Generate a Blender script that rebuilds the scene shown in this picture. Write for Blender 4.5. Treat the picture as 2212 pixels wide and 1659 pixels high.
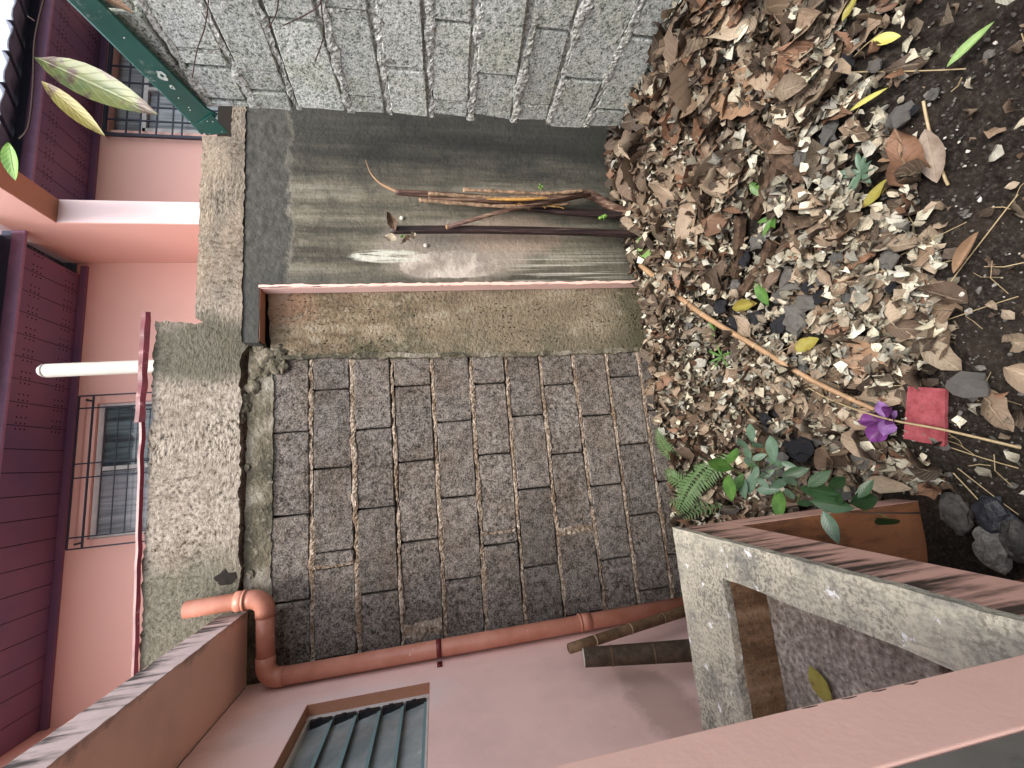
import bpy, math, random
import numpy as np
from mathutils import Vector, Matrix, noise as mn
random.seed(7); rng = np.random.default_rng(7)
sc = bpy.context.scene
for o in list(bpy.data.objects): bpy.data.objects.remove(o)
C = sc.collection

# ------------------------------------------------------------------ camera
F_PX, YAW, PIT, ROL = 909.136, 0.17413241, 0.18799686, -0.05949123
def cam_axes():
    f = Vector((math.sin(YAW)*math.cos(PIT), math.cos(YAW)*math.cos(PIT), -math.sin(PIT)))
    r = Vector((math.cos(YAW), -math.sin(YAW), 0)); u = r.cross(f)
    return math.cos(ROL)*r+math.sin(ROL)*u, -(-math.sin(ROL)*r+math.cos(ROL)*u), f
AU, AV, AF = cam_axes()
cd = bpy.data.cameras.new('camera'); cam = bpy.data.objects.new('camera', cd); C.objects.link(cam)
cd.sensor_width = 36; cd.sensor_fit = 'HORIZONTAL'; cd.lens = F_PX/2212*36; cd.clip_start = 0.02; cd.clip_end = 500
cam.matrix_world = Matrix(((AV.x, AU.x, -AF.x, 0), (AV.y, AU.y, -AF.y, 0), (AV.z, AU.z, -AF.z, 0), (0, 0, 0, 1)))
sc.camera = cam
# ------------------------------------------------------------------ light
w = bpy.data.worlds.new('World'); sc.world = w; w.use_nodes = True
nt = w.node_tree; bg = nt.nodes['Background']
sky = nt.nodes.new('ShaderNodeTexSky'); sky.sky_type = 'NISHITA'; sky.sun_disc = False
SUN_D = Vector((-0.05, -0.5, 1.0)).normalized()          # towards the sun
sky.sun_elevation = math.asin(SUN_D.z); sky.sun_rotation = math.atan2(SUN_D.x, SUN_D.y)
sky.air_density = 1.0; sky.dust_density = 6; sky.ozone_density = 1.0
cl = nt.nodes.new('ShaderNodeMix'); cl.data_type = 'RGBA'; cl.inputs[0].default_value = .5; cl.inputs[7].default_value = (4.5, 4.65, 4.8, 1)   # thin even cloud over the whole sky
nt.links.new(sky.outputs[0], cl.inputs[6]); nt.links.new(cl.outputs[2], bg.inputs[0]); bg.inputs[1].default_value = 0.15
sd = bpy.data.lights.new('sun', 'SUN'); sd.energy = 1.5; sd.angle = math.radians(24); sd.color = (1, 0.96, 0.9)
so = bpy.data.objects.new('sun', sd); C.objects.link(so); so.rotation_euler = SUN_D.to_track_quat('Z', 'Y').to_euler()
sc.view_settings.view_transform = 'Standard'; sc.view_settings.look = 'None'
sc.view_settings.gamma = 1; sc.view_settings.use_curve_mapping = False
sc.view_settings.exposure = 1.55

# ------------------------------------------------------------------ helpers: measuring the place
def ray(x, y):
    return AU*((1659-y-829.5)/F_PX)+AV*((x-1106)/F_PX)+AF
def P(x, y, ax, v):
    d = ray(x, y); return d*(v/d['xyz'.index(ax)])
def PD(x, y, dep): return ray(x, y)*dep
# ground relief (heights below eye level)
GC = np.array([(-.28,1.33,-1.63),(-.3,.7,-1.65),(.3,.5,-1.6),(0,0,-1.65),(0,-1.5,-1.68),(1.65,1.17,-1.05),(1.65,1.6,-1.08),(1.65,.6,-1.08),
  (1.65,0,-1.15),(1.68,1.85,-1.15),(2.0,2.23,-1.33),(1.2,2.15,-1.24),(.7,2.2,-1.27),(.2,2.2,-1.25),(-.3,2.2,-1.27),(-.8,2.2,-1.33),(1.2,1.0,-1.22),
  (.5,1.5,-1.43),(-.3,1.75,-1.47),(1.1,1.6,-1.22),(.9,.5,-1.4),(.1,1.1,-1.56),(1.5,-1.5,-1.4)])
def gz(X, Y):
    X = np.asarray(X, float); Y = np.asarray(Y, float)
    d2 = (X[..., None]-GC[:, 0])**2+(Y[..., None]-GC[:, 1])**2+1e-3
    wt = 1/d2**1.6
    return (wt*GC[:, 2]).sum(-1)/wt.sum(-1)
def G(x, y, lift=0.0):
    d = ray(x, y); t = 0.4
    while t < 6:
        p = d*t
        if p.z < float(gz(p.x, p.y)): break
        t += 0.004
    p = d*t; p.z += lift; return p

# ------------------------------------------------------------------ helpers: objects
def mesh(name, vs, fs, mat, parent=None, smooth=False, me=None):
    if me is None:
        me = bpy.data.meshes.new(name); me.from_pydata([tuple(v) for v in vs], [], fs); me.update()
        if mat: me.materials.append(mat)
        if smooth: me.polygons.foreach_set('use_smooth', [True]*len(me.polygons))
    o = bpy.data.objects.new(name, me); C.objects.link(o)
    if parent:
        o.parent = parent
        if parent.location.length: o.matrix_parent_inverse = Matrix.Translation(parent.location).inverted()
    return o
def tag(o, label=None, cat=None, group=None, kind=None):
    for k, v in (('label', label), ('category', cat), ('group', group), ('kind', kind)):
        if v: o[k] = v
    return o
def thing(name, loc, label, cat, group=None):
    o = bpy.data.objects.new(name, None); C.objects.link(o); o.location = loc; o.empty_display_size = .1
    return tag(o, label, cat, group)
class MB:
    def __init__(s): s.v = []; s.f = []
    def add(s, vs, fs):
        n = len(s.v); s.v += [tuple(v) for v in vs]; s.f += [tuple(i+n for i in f) for f in fs]
    def box(s, a, b):
        x0, y0, z0 = a; x1, y1, z1 = b
        s.add([(x0,y0,z0),(x1,y0,z0),(x1,y1,z0),(x0,y1,z0),(x0,y0,z1),(x1,y0,z1),(x1,y1,z1),(x0,y1,z1)],
              [(0,3,2,1),(4,5,6,7),(0,1,5,4),(1,2,6,5),(2,3,7,6),(3,0,4,7)])
    def bbox(s, a, b, c=.006):
        # chamfered box (12 edges bevelled)
        import itertools
        bm = __import__('bmesh').new(); bmesh = __import__('bmesh')
        bmesh.ops.create_cube(bm, size=1)
        for v in bm.verts:
            for i in range(3): v.co[i] = a[i] if v.co[i] < 0 else b[i]
        bmesh.ops.bevel(bm, geom=bm.edges[:], offset=c, segments=2, affect='EDGES', profile=.6)
        bm.verts.index_update(); s.add([v.co[:] for v in bm.verts], [[v.index for v in f.verts] for f in bm.faces]); bm.free()
    def tube(s, pts, r, n=10, cap=True):
        pts = [Vector(p) for p in pts]; rs = r if isinstance(r, (list, tuple)) else [r]*len(pts)
        vs = []; up = None
        for i, p in enumerate(pts):
            t = (pts[min(i+1, len(pts)-1)]-pts[max(i-1, 0)]).normalized()
            if up is None:
                up = t.orthogonal().normalized()
            up = (up-t*up.dot(t)).normalized(); sd_ = t.cross(up)
            for k in range(n):
                a = 2*math.pi*k/n; vs.append(p+(up*math.cos(a)+sd_*math.sin(a))*rs[i])
        fs = [(i*n+k, i*n+(k+1) % n, (i+1)*n+(k+1) % n, (i+1)*n+k) for i in range(len(pts)-1) for k in range(n)]
        if cap: fs += [tuple(range(n))[::-1], tuple((len(pts)-1)*n+k for k in range(n))]
        s.add(vs, fs)
    def build(s, name, mat, parent=None, smooth=False): return mesh(name, s.v, s.f, mat, parent, smooth)
def prism(m, poly, d0, d1, mp):
    """poly in (u,z) ; mp(u,z,d) -> world ; front at d1"""
    n = len(poly)
    vs = [mp(u, z, d0) for u, z in poly]+[mp(u, z, d1) for u, z in poly]
    fs = [tuple(range(n, 2*n)), tuple(range(n))[::-1]]+[(i, (i+1) % n, n+(i+1) % n, n+i) for i in range(n)]
    m.add(vs, fs)
def ragged(poly, step=.02, amp=.004, sides=None):
    out = []
    n = len(poly)
    for i in range(n):
        a = poly[i]; b = poly[(i+1) % n]; L = math.dist(a, b); am = amp if (sides is None or i in sides) else 0
        k = max(1, int(L/step)) if am else 1
        nx, nz = -(b[1]-a[1])/max(L, 1e-6), (b[0]-a[0])/max(L, 1e-6)
        for j in range(k):
            t = j/k; e = am*(random.random()*2-1)*(1 if j else .3)+ (am*1.6*mn.noise(Vector((a[0]+(b[0]-a[0])*t, a[1]+(b[1]-a[1])*t, i*3.1))*9) if am else 0)
            out.append((a[0]+(b[0]-a[0])*t+nx*e, a[1]+(b[1]-a[1])*t+nz*e))
    return out
mF = lambda Y: (lambda u, z, d: (u, Y-d, z))            # faces the camera
mR = lambda X: (lambda u, z, d: (X-d, u, z))            # faces -X

# ------------------------------------------------------------------ materials
class N:
    def __init__(s, name, rough=.8, spec=.25):
        s.m = bpy.data.materials.new(name); s.m.use_nodes = True; s.t = s.m.node_tree; s.b = s.t.nodes['Principled BSDF']
        s.b.inputs['Roughness'].default_value = rough; s.b.inputs['Specular IOR Level'].default_value = spec
        s.tc = s.t.nodes.new('ShaderNodeTexCoord'); s.co = s.tc.outputs['Object']
    def nd(s, t, **k):
        n = s.t.nodes.new(t)
        for a, v in k.items(): setattr(n, a, v)
        return n
    def set(s, sock, v):
        if isinstance(v, bpy.types.NodeSocket): s.t.links.new(v, sock)
        elif isinstance(v, tuple) and len(v) == 3 and sock.type == 'RGBA': sock.default_value = (*v, 1)
        else: sock.default_value = v
    def vec(s, sx=1, sy=1, sz=1, off=(0, 0, 0), co=None, rot=None):
        n = s.nd('ShaderNodeMapping'); s.set(n.inputs[0], co or s.co); n.inputs['Scale'].default_value = (sx, sy, sz); n.inputs['Location'].default_value = off
        if rot: n.inputs['Rotation'].default_value = rot
        return n.outputs[0]
    def noise(s, sc_, det=4, rough=.6, co=None, dist=0):
        n = s.nd('ShaderNodeTexNoise'); s.set(n.inputs['Vector'], co or s.co); n.inputs['Scale'].default_value = sc_
        n.inputs['Detail'].default_value = det; n.inputs['Roughness'].default_value = rough; n.inputs['Distortion'].default_value = dist
        return n.outputs['Fac']
    def voro(s, sc_, co=None, feat='F1', rnd=1):
        n = s.nd('ShaderNodeTexVoronoi'); n.feature = feat; s.set(n.inputs['Vector'], co or s.co); n.inputs['Scale'].default_value = sc_
        n.inputs['Randomness'].default_value = rnd
        return n.outputs['Distance']
    def math(s, op, a, b=0.0, clamp=False):
        n = s.nd('ShaderNodeMath', operation=op); n.use_clamp = clamp; s.set(n.inputs[0], a); s.set(n.inputs[1], b); return n.outputs[0]
    def ramp(s, f, lo, hi, a=0.0, b=1.0):
        n = s.nd('ShaderNodeMapRange'); n.clamp = True; s.set(n.inputs[0], f)
        for i, v in enumerate((lo, hi, a, b)): n.inputs[i+1].default_value = v
        return n.outputs[0]
    def cramp(s, f, stops):
        n = s.nd('ShaderNodeValToRGB'); s.set(n.inputs[0], f); r = n.color_ramp
        while len(r.elements) < len(stops): r.elements.new(.5)
        for e, (p, c) in zip(r.elements, stops): e.position = p; e.color = (*c, 1)
        return n.outputs[0]
    def mix(s, f, a, b, mode='MIX'):
        n = s.nd('ShaderNodeMix', data_type='RGBA', blend_type=mode); s.set(n.inputs[0], f); s.set(n.inputs[6], a); s.set(n.inputs[7], b); return n.outputs[2]
    def sep(s):
        n = s.nd('ShaderNodeSeparateXYZ'); s.set(n.inputs[0], s.co); return n.outputs
    def rnd(s): return s.nd('ShaderNodeObjectInfo').outputs['Random']
    def ell(s, u, cu, ru, v, cv, rv, nz=None, na=.6, soft=.25):
        a = s.math('POWER', s.math('DIVIDE', s.math('SUBTRACT', u, cu), ru), 2.0)
        b = s.math('POWER', s.math('DIVIDE', s.math('SUBTRACT', v, cv), rv), 2.0)
        d = s.math('ADD', a, b)
        if nz: d = s.math('ADD', d, s.math('MULTIPLY', s.math('SUBTRACT', nz, .5), na*2))
        return s.ramp(d, 1-soft, 1+soft, 1, 0)
    def bump(s, h, dist=.004, st=1.0, base=None):
        n = s.nd('ShaderNodeBump'); s.set(n.inputs['Height'], h); n.inputs['Distance'].default_value = dist; n.inputs['Strength'].default_value = st
        if base: s.set(n.inputs['Normal'], base)
        return n.outputs[0]
    def out(s, col, nrm=None, rough=None):
        s.set(s.b.inputs['Base Color'], col)
        if nrm: s.set(s.b.inputs['Normal'], nrm)
        if rough is not None: s.set(s.b.inputs['Roughness'], rough)
        return s.m

def block_mat(name, c_dark, c_mid, c_light, stain, stain_amt, gs=125):
    n = N(name, .95, .1)
    g = n.noise(gs, 3, .7); g2 = n.noise(45, 3, .6, co=n.vec(off=(3, 1, 2))); big = n.noise(4.5, 4, .6, co=n.vec(off=(9, 2, 5)))
    f = n.math('ADD', n.math('MULTIPLY', g, .62), n.math('MULTIPLY', g2, .38))
    c = n.cramp(n.ramp(f, .385, .62), [(0, c_dark), (.40, c_mid), (1, c_light)]); pt = n.voro(75); c = n.mix(n.math('MULTIPLY', n.ramp(pt, .10, .22, 1, 0), .75), c, c_dark)
    c = n.mix(n.ramp(big, .42, .68, 0, stain_amt), c, stain, 'MULTIPLY')
    v = n.ramp(n.rnd(), 0, 1, .8, 1.14)
    cc = n.nd('ShaderNodeCombineColor'); [n.set(cc.inputs[i], v) for i in range(3)]
    c = n.mix(1.0, c, cc.outputs[0], 'MULTIPLY')
    return n.out(c, n.bump(f, .008, 1))
M_blockF = block_mat('block_brown_grey', (.04, .036, .033), (.165, .148, .135), (.38, .345, .315), (.62, .52, .43), .6)
M_blockR = block_mat('block_pale_grey', (.11, .125, .118), (.50, .54, .505), (.86, .89, .85), (.80, .80, .66), .6, 115)
def mortar_mat(name, a, b, c_, st_=(.5, .42, .34)):
    n = N(name, .95, .1); f = n.noise(60, 4, .65); g = n.noise(9, 3, .6)
    c = n.cramp(n.ramp(f, .32, .68), [(0, a), (.5, b), (1, c_)])
    c = n.mix(n.ramp(g, .4, .62, 0, .8), c, st_, 'MULTIPLY')
    return n.out(c, n.bump(f, .014, 1))
M_mortF = mortar_mat('mortar_tan', (.12, .09, .065), (.36, .29, .23), (.66, .60, .52))
M_mortR = mortar_mat('mortar_pale', (.16, .165, .15), (.50, .51, .475), (.84, .85, .81), (.72, .74, .70))
n = N('dark_core', 1, .0); M_core = n.out((.03, .027, .024))

# smooth stained wall panel
n = N('stained_panel', .75, .25); X, Y, Z = n.sep()
st = n.noise(1, 6, .65, co=n.vec(11, 1, 1.1)); st2 = n.noise(1, 5, .6, co=n.vec(38, 1, 2.2)); bl = n.noise(5, 5, .6); fine = n.noise(60, 3, .6)
c = n.cramp(n.ramp(st, .34, .66), [(0, (.075, .068, .054)), (.35, (.155, .14, .108)), (.7, (.24, .215, .165)), (1, (.34, .315, .26))])
c = n.mix(n.ramp(st2, .46, .7, 0, .55), c, (.075, .072, .062))
c = n.mix(n.ramp(bl, .50, .64, 0, .6), c, (.085, .08, .064)); c = n.mix(n.ramp(n.noise(11, 6, .75, co=n.vec(1, 1, .6, off=(5, 1, 3))), .55, .66, 0, .5), c, (.30, .27, .21)); c = n.mix(n.ramp(fine, .58, .7, 0, .4), c, (.07, .065, .05))
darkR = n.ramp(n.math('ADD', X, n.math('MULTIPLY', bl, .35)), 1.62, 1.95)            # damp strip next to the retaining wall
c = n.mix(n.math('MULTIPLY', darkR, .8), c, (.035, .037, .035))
top = n.ramp(n.math('ADD', Z, n.math('MULTIPLY', n.math('SUBTRACT', n.noise(7, 5, .7), .5), .16)), .672, .684)   # coarser top band
topc = n.mix(n.ramp(n.noise(1, 5, .6, co=n.vec(20, 1, 30)), .35, .7), (.06, .058, .052), (.13, .125, .11))
c = n.mix(top, c, topc)
edge = n.math('MULTIPLY', n.ramp(n.math('ADD', Z, n.math('MULTIPLY', n.math('SUBTRACT', n.noise(7, 5, .7), .5), .16)), .655, .675), n.ramp(n.math('ADD', Z, n.math('MULTIPLY', n.math('SUBTRACT', n.noise(7, 5, .7), .5), .16)), .676, .69, 1, 0))
c = n.mix(n.math('MULTIPLY', edge, .55), c, (.3, .28, .24))
lst = n.math('MULTIPLY', n.ramp(X, .96, 1.06, 1, .0), n.ramp(Z, -.2, .3, 0, 1)); c = n.mix(n.math('MULTIPLY', lst, .6), c, (.06, .06, .058))
rag = n.noise(1, 5, .7, co=n.vec(60, 1, 5)); rg2 = n.noise(9, 4, .6)
c = n.mix(n.math('MULTIPLY', n.ell(X, 1.14, .17, Z, -.18, .42, rg2, .5, .35), .75), c, (.42, .36, .31))
c = n.mix(n.ell(X, 1.055, .085, Z, -.13, .27, n.math('ADD', n.math('MULTIPLY', rag, .55), n.math('MULTIPLY', rg2, .45)), 1.3, .12), c, n.mix(n.ramp(rg2, .4, .6), (.36, .31, .27), (.66, .58, .52)))
c = n.mix(n.math('MULTIPLY', n.ell(X, 1.105, .038, Z, .19, .19, rag, 1.1, .15), n.ramp(rag, .40, .52)), c, (.70, .70, .62))
c = n.mix(n.math('MULTIPLY', n.ell(X, 1.24, .12, Z, -.5, .3, rg2, .7, .4), .6), c, (.42, .31, .24))
ws = n.ramp(n.noise(1, 2, .5, co=n.vec(95, 1, 1.2)), .53, .6); low = n.math('MULTIPLY', n.ramp(Z, -.42, -.6), n.ramp(X, 1.17, 1.06))
c = n.mix(n.math('MULTIPLY', n.math('MULTIPLY', ws, low), .75), c, (.66, .62, .55))
c = n.mix(n.ramp(n.math('ADD', Z, n.math('MULTIPLY', bl, .3)), -1.05, -.75, .75, 0), c, (.05, .052, .04))
pit = n.ramp(n.voro(14, co=n.vec(1, 1, 1)), .03, .12, 0, 1)
h = n.math('ADD', n.math('MULTIPLY', st2, .3), n.math('ADD', n.math('MULTIPLY', n.noise(26, 5, .7), 1.6), n.math('MULTIPLY', top, .35)))
M_panel = n.out(c, n.bump(n.math('ADD', h, n.math('MULTIPLY', pit, .3)), .006, .8))

# mossy tan column
n = N('mossy_column', .85, .2); X, Y, Z = n.sep()
st = n.noise(1, 6, .65, co=n.vec(9, 1, 2.5)); f = n.noise(50, 4, .65); bl = n.noise(7, 5, .65)
c = n.cramp(n.ramp(st, .33, .68), [(0, (.085, .062, .042)), (.45, (.24, .18, .115)), (.75, (.36, .29, .2)), (1, (.44, .385, .3))])
c = n.mix(n.ramp(n.math('ADD', bl, n.math('MULTIPLY', n.ramp(X, .75, .55), .22)), .55, .72, 0, .8), c, n.mix(f, (.03, .032, .02), (.12, .125, .07)))
c = n.mix(n.ramp(f, .56, .66, 0, .55), c, (.36, .33, .26)); c = n.mix(n.ramp(f, .44, .36, 0, .6), c, (.07, .05, .033))
c = n.mix(n.math('MULTIPLY', n.ell(X, .87, .1, Z, .72, .14, bl, 1.6, .5), .8), c, (.33, .2, .13))
lowz = n.ramp(Z, .3, -.3); c = n.mix(n.math('MULTIPLY', lowz, .5), c, (.29, .25, .18))
c = n.mix(n.ramp(n.math('ADD', Z, n.math('MULTIPLY', bl, .4)), -.98, -.78, .8, 0), c, (.09, .085, .05))
pv_ = n.voro(55, co=n.vec(1, 1, .6)); pm = n.math('MULTIPLY', n.ramp(pv_, .16, .26, 1, 0), n.ramp(n.noise(6, 4, .6, co=n.vec(off=(7, 7, 7))), .45, .6))
c = n.mix(n.math('MULTIPLY', pm, .85), c, (.05, .04, .025)); c = n.mix(n.math('MULTIPLY', n.ramp(n.noise(13, 5, .7, co=n.vec(1, 1, .5, off=(1, 8, 2))), .56, .66), .6), c, (.42, .38, .29))
M_col = n.out(c, n.bump(n.math('ADD', n.math('SUBTRACT', f, n.math('MULTIPLY', pm, .7)), n.math('MULTIPLY', bl, .8)), .014, 1))

# rough scratched plaster of the beams
n = N('rough_render_beam', .92, .15); X, Y, Z = n.sep()
dn = n.nd('ShaderNodeTexNoise'); n.set(dn.inputs['Vector'], n.co); dn.inputs['Scale'].default_value = 3.2
va = n.nd('ShaderNodeVectorMath', operation='MULTIPLY_ADD'); n.set(va.inputs[0], dn.outputs['Color']); va.inputs[1].default_value = (.07, .05, .07); n.set(va.inputs[2], n.co)
scr = n.noise(1, 4, .7, co=n.vec(62, 45, 48, co=va.outputs[0])); scr2 = n.noise(1, 3, .7, co=n.vec(36, 30, 78, co=va.outputs[0]))
gate = n.ramp(n.noise(2.2, 2, .5), .42, .58); sc_ = n.mix(gate, scr, scr2)
bl = n.noise(5, 5, .65); br = n.noise(1, 4, .6, co=n.vec(3, 1, 7))
c = n.cramp(n.ramp(sc_, .36, .60), [(0, (.05, .04, .03)), (.3, (.235, .2, .165)), (1, (.47, .415, .35))])
c = n.mix(n.ramp(bl, .5, .7, 0, .45), c, (.17, .13, .09))
c = n.mix(n.math('MULTIPLY', n.ell(X, .64, .16, Z, 1.04, .34, bl, .8, .4), .78), c, (.085, .085, .062))
c = n.mix(n.math('MULTIPLY', n.ell(X, -.66, .36, Z, 1.0, .5, bl, .8, .4), .68), c, (.1, .105, .075))
c = n.mix(n.ramp(X, .72, .95, 0, .5), c, n.mix(n.ramp(br, .4, .62), (.10, .085, .065), (.38, .29, .2)))
c = n.mix(n.ramp(n.noise(14, 5, .7), .54, .70, 0, .35), c, (.16, .13, .10)); M_beam = n.out(c, n.bump(n.math('ADD', sc_, n.math('MULTIPLY', n.noise(30, 5, .7), .9)), .009, 1))
n = N('damp_render', .9, .2); f = n.noise(40, 4, .6); bl = n.noise(6, 5, .6)
c = n.cramp(n.ramp(bl, .35, .68), [(0, (.06, .058, .042)), (.5, (.16, .14, .1)), (1, (.34, .31, .26))]); c = n.mix(n.ramp(f, .55, .7, 0, .5), c, (.42, .38, .3))
M_damp = n.out(c, n.bump(n.math('ADD', f, bl), .014, 1))

def paint(name, col, dirt=(.25, .16, .13), amt=.35, sc1=2.5, streak=False, rough=.6, extra=None):
    n = N(name, rough, .3); a = n.noise(sc1, 5, .6); f = n.noise(120, 2, .5)
    c = n.mix(n.ramp(a, .48, .78, 0, amt), col, dirt)
    c = n.mix(n.ramp(f, .3, .7, 0, .08), c, (.9, .8, .75))
    if extra: c = extra(n, c)
    return n.out(c, n.bump(n.math('ADD', n.math('MULTIPLY', f, .4), n.math('MULTIPLY', n.noise(14, 3, .5), .8)), .0010, .6))
def w_extra(n, c):
    X, Y, Z = n.sep(); b = n.noise(9, 5, .65)
    c = n.mix(n.math('MULTIPLY', n.ell(Y, 1.86, .16, Z, .38, .4, b, .8, .3), .35), c, (.85, .74, .74))
    c = n.mix(n.ramp(n.noise(3.2, 6, .7, co=n.vec(off=(1, 4, 7))), .5, .72, 0, .35), c, (.62, .42, .40)); c = n.mix(n.ramp(n.noise(34, 5, .75), .66, .72, 0, .5), c, (.4, .28, .25))
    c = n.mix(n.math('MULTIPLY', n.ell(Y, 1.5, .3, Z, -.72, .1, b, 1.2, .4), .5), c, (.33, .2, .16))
    c = n.mix(n.math('MULTIPLY', n.ramp(n.noise(1, 5, .6, co=n.vec(3, 14, 1.4)), .55, .7), n.ramp(Z, .45, .85, .0, .5)), c, (.5, .33, .2))
    return c
M_pinkW = paint('pink_wall_paint', (.92, .63, .58), amt=.22, extra=w_extra)
M_pinkP = paint('pink_pier_paint', (.88, .55, .47), amt=.2)
M_orange = paint('orange_reveal_and_shade', (.52, .24, .14), amt=.3)
M_far = paint('salmon_facade_paint', (.86, .50, .42), amt=.1, sc1=1.2)
M_farL = paint('pale_pink_facade_paint', (.85, .66, .66), amt=.08)
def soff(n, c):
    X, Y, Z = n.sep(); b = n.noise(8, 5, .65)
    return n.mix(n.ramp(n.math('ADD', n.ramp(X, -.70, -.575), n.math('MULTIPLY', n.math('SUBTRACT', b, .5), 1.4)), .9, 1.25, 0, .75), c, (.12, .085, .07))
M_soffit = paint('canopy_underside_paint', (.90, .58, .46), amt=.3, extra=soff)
def streaky(name, base, dark, axis_scale, zt, zb, amt):
    n = N(name, .75, .2); X, Y, Z = n.sep(); s1 = n.noise(1, 5, .65, co=n.vec(*axis_scale)); b = n.noise(10, 5, .6)
    fall = n.ramp(Z, zb, zt, .0, .16)
    c = n.mix(n.ramp(b, .5, .75, 0, .4), base, tuple(v*.6 for v in base))
    c = n.mix(n.ramp(n.math('ADD', n.math('ADD', s1, fall), n.math('MULTIPLY', n.math('SUBTRACT', b, .5), .22)), .53, .70, 0, amt), c, dark)
    return n.out(c, n.bump(b, .004, .8))
M_fascia = streaky('canopy_edge_streaked', (.70, .55, .52), (.06, .055, .05), (4, 22, 3), 1.0, .87, .95)
M_apron = streaky('sink_apron_streaked', (.76, .46, .38), (.035, .03, .025), (4, 26, 2.5), -.75, -.94, .95)
n = N('weathered_rim', .85, .2); f = n.noise(75, 5, .7); g = n.noise(10, 5, .65); d_ = n.noise(1, 5, .7, co=n.vec(90, 12, 20)); X, Y, Z = n.sep()
c = n.cramp(n.ramp(g, .33, .66), [(0, (.24, .235, .21)), (.45, (.44, .42, .345)), (1, (.56, .52, .42))])
f = n.noise(115, 5, .75); c = n.mix(n.math('MULTIPLY', n.ramp(f, .47, .57, 0, .8), n.ramp(n.noise(5, 5, .7, co=n.vec(off=(2, 2, 9))), .62, .40, .25, 1)), c, (.09, .088, .075)); c = n.mix(n.ramp(d_, .52, .66, 0, .6), c, (.16, .155, .14))
c = n.mix(n.ramp(n.noise(16, 5, .65, co=n.vec(off=(4, 4, 4))), .61, .65, 0, .85), c, (.80, .81, .84))
M_rim = n.out(c, n.bump(n.math('ADD', f, g), .006, .9))
n = N('sink_floor_concrete', .9, .2); f = n.noise(70, 5, .7); g = n.noise(6, 5, .65); v = n.voro(60)
c = n.cramp(n.ramp(f, .33, .66), [(0, (.12, .10, .09)), (.5, (.33, .29, .26)), (1, (.60, .56, .50))]); c = n.mix(n.ramp(g, .4, .65, 0, .65), c, (.13, .1, .075))
c = n.mix(n.ramp(v, .12, .2, .7, 0), c, (.05, .04, .04)); M_sfloor = n.out(c, n.bump(f, .008, 1))
n = N('sink_inner_stained', .85, .2); f = n.noise(60, 4, .65); g = n.noise(1, 5, .65, co=n.vec(12, 12, 3))
c = n.cramp(n.ramp(g, .35, .65), [(0, (.055, .032, .018)), (.5, (.17, .105, .06)), (1, (.3, .2, .13))]); c = n.mix(n.ramp(f, .55, .68, 0, .6), c, (.05, .04, .03)); M_sinner = n.out(c, n.bump(f, .006, 1))

def plain(name, col, rough=.5, spec=.4, metal=0, nz=.12, sc1=12, dirt=None, bumpd=.0008):
    n = N(name, rough, spec); n.b.inputs['Metallic'].default_value = metal; a = n.noise(sc1, 5, .65)
    c = n.mix(n.ramp(a, .35, .7), tuple(v*(1-nz) for v in col), tuple(min(1, v*(1+nz)) for v in col))
    if dirt: c = n.mix(n.ramp(n.noise(sc1*1.7, 5, .7, co=n.vec(off=(5, 5, 5))), .6, .68, 0, .8), c, dirt)
    return n.out(c, n.bump(a, bumpd, 1))
n = N('terracotta_pipe_paint', .42, .45); a = n.noise(9, 4, .6); p_ = n.noise(22, 5, .7)
c = n.mix(n.ramp(a, .35, .7), (.40, .155, .10), (.52, .23, .165)); c = n.mix(n.ramp(p_, .685, .70), c, (.75, .55, .42)); c = n.mix(n.ramp(n.noise(18, 4, .6, co=n.vec(off=(2, 7, 1))), .7, .72, 0, .8), c, (.07, .04, .03))
M_pipe = n.out(c, n.bump(p_, .0008, 1))
M_red = plain('dark_red_strap', (.16, .015, .02), .4)
M_green = plain('green_painted_metal', (.018, .115, .095), .28, .5, .0, .2, 5, (.3, .38, .34))
M_maroon = plain('maroon_sheet_metal', (.13, .012, .022), .4, .4, 0, .25, 10, (.42, .2, .2))
M_white = plain('white_plastic', (.62, .60, .54), .35)
M_alu = plain('window_aluminium', (.62, .6, .58), .35, .5)
M_navy = plain('dark_blue_grille_paint', (.025, .03, .05), .4)
M_black = plain('black_plastic', (.012, .012, .015), .4)
n = N('violet_soffit_vinyl', .45, .4); M_viol = n.out(n.mix(n.ramp(n.noise(1.4, 3, .5), .35, .65), (.155, .095, .19), (.215, .105, .18)))
M_violF = plain('violet_fascia_paint', (.32, .19, .31), .4)
M_gutter = plain('slate_gutter_metal', (.055, .065, .10), .4)
M_tile = plain('slate_roof_tile', (.05, .055, .075), .6, .3, 0, .3, 6)
n = N('frosted_louvre_glass', .12, .6); g = n.noise(5, 5, .6); n.b.inputs['Coat Weight'].default_value = .3
M_lglass = n.out(n.mix(n.ramp(g, .35, .68), (.2, .235, .24), (.42, .455, .455)), None, n.ramp(g, .3, .7, .1, .3))
n = N('louvre_pane_edge', .2, .5); M_ledge = n.out((.24, .38, .40))
n = N('window_pane_glass', .06, .7); X, Y, Z = n.sep(); wv = n.ramp(n.noise(1, 3, .6, co=n.vec(14, 1, 1)), .4, .6)
M_fglass = n.out(n.mix(wv, (.05, .065, .07), (.16, .22, .23)))
n = N('curtain_glass_pale', .1, .6); M_cglass = n.out(n.mix(n.ramp(n.noise(1, 4, .6, co=n.vec(26, 1, 1.5)), .35, .65), (.15, .17, .18), (.36, .38, .4)))
n = N('bamboo_bark', .7, .3); a = n.noise(14, 4, .6); f = n.noise(90, 3, .6)
c = n.mix(n.ramp(a, .35, .65), (.10, .06, .035), (.24, .15, .085)); c = n.mix(n.ramp(f, .6, .68, 0, .7), c, (.04, .025, .015)); M_bark = n.out(c, n.bump(f, .003, 1))
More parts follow.
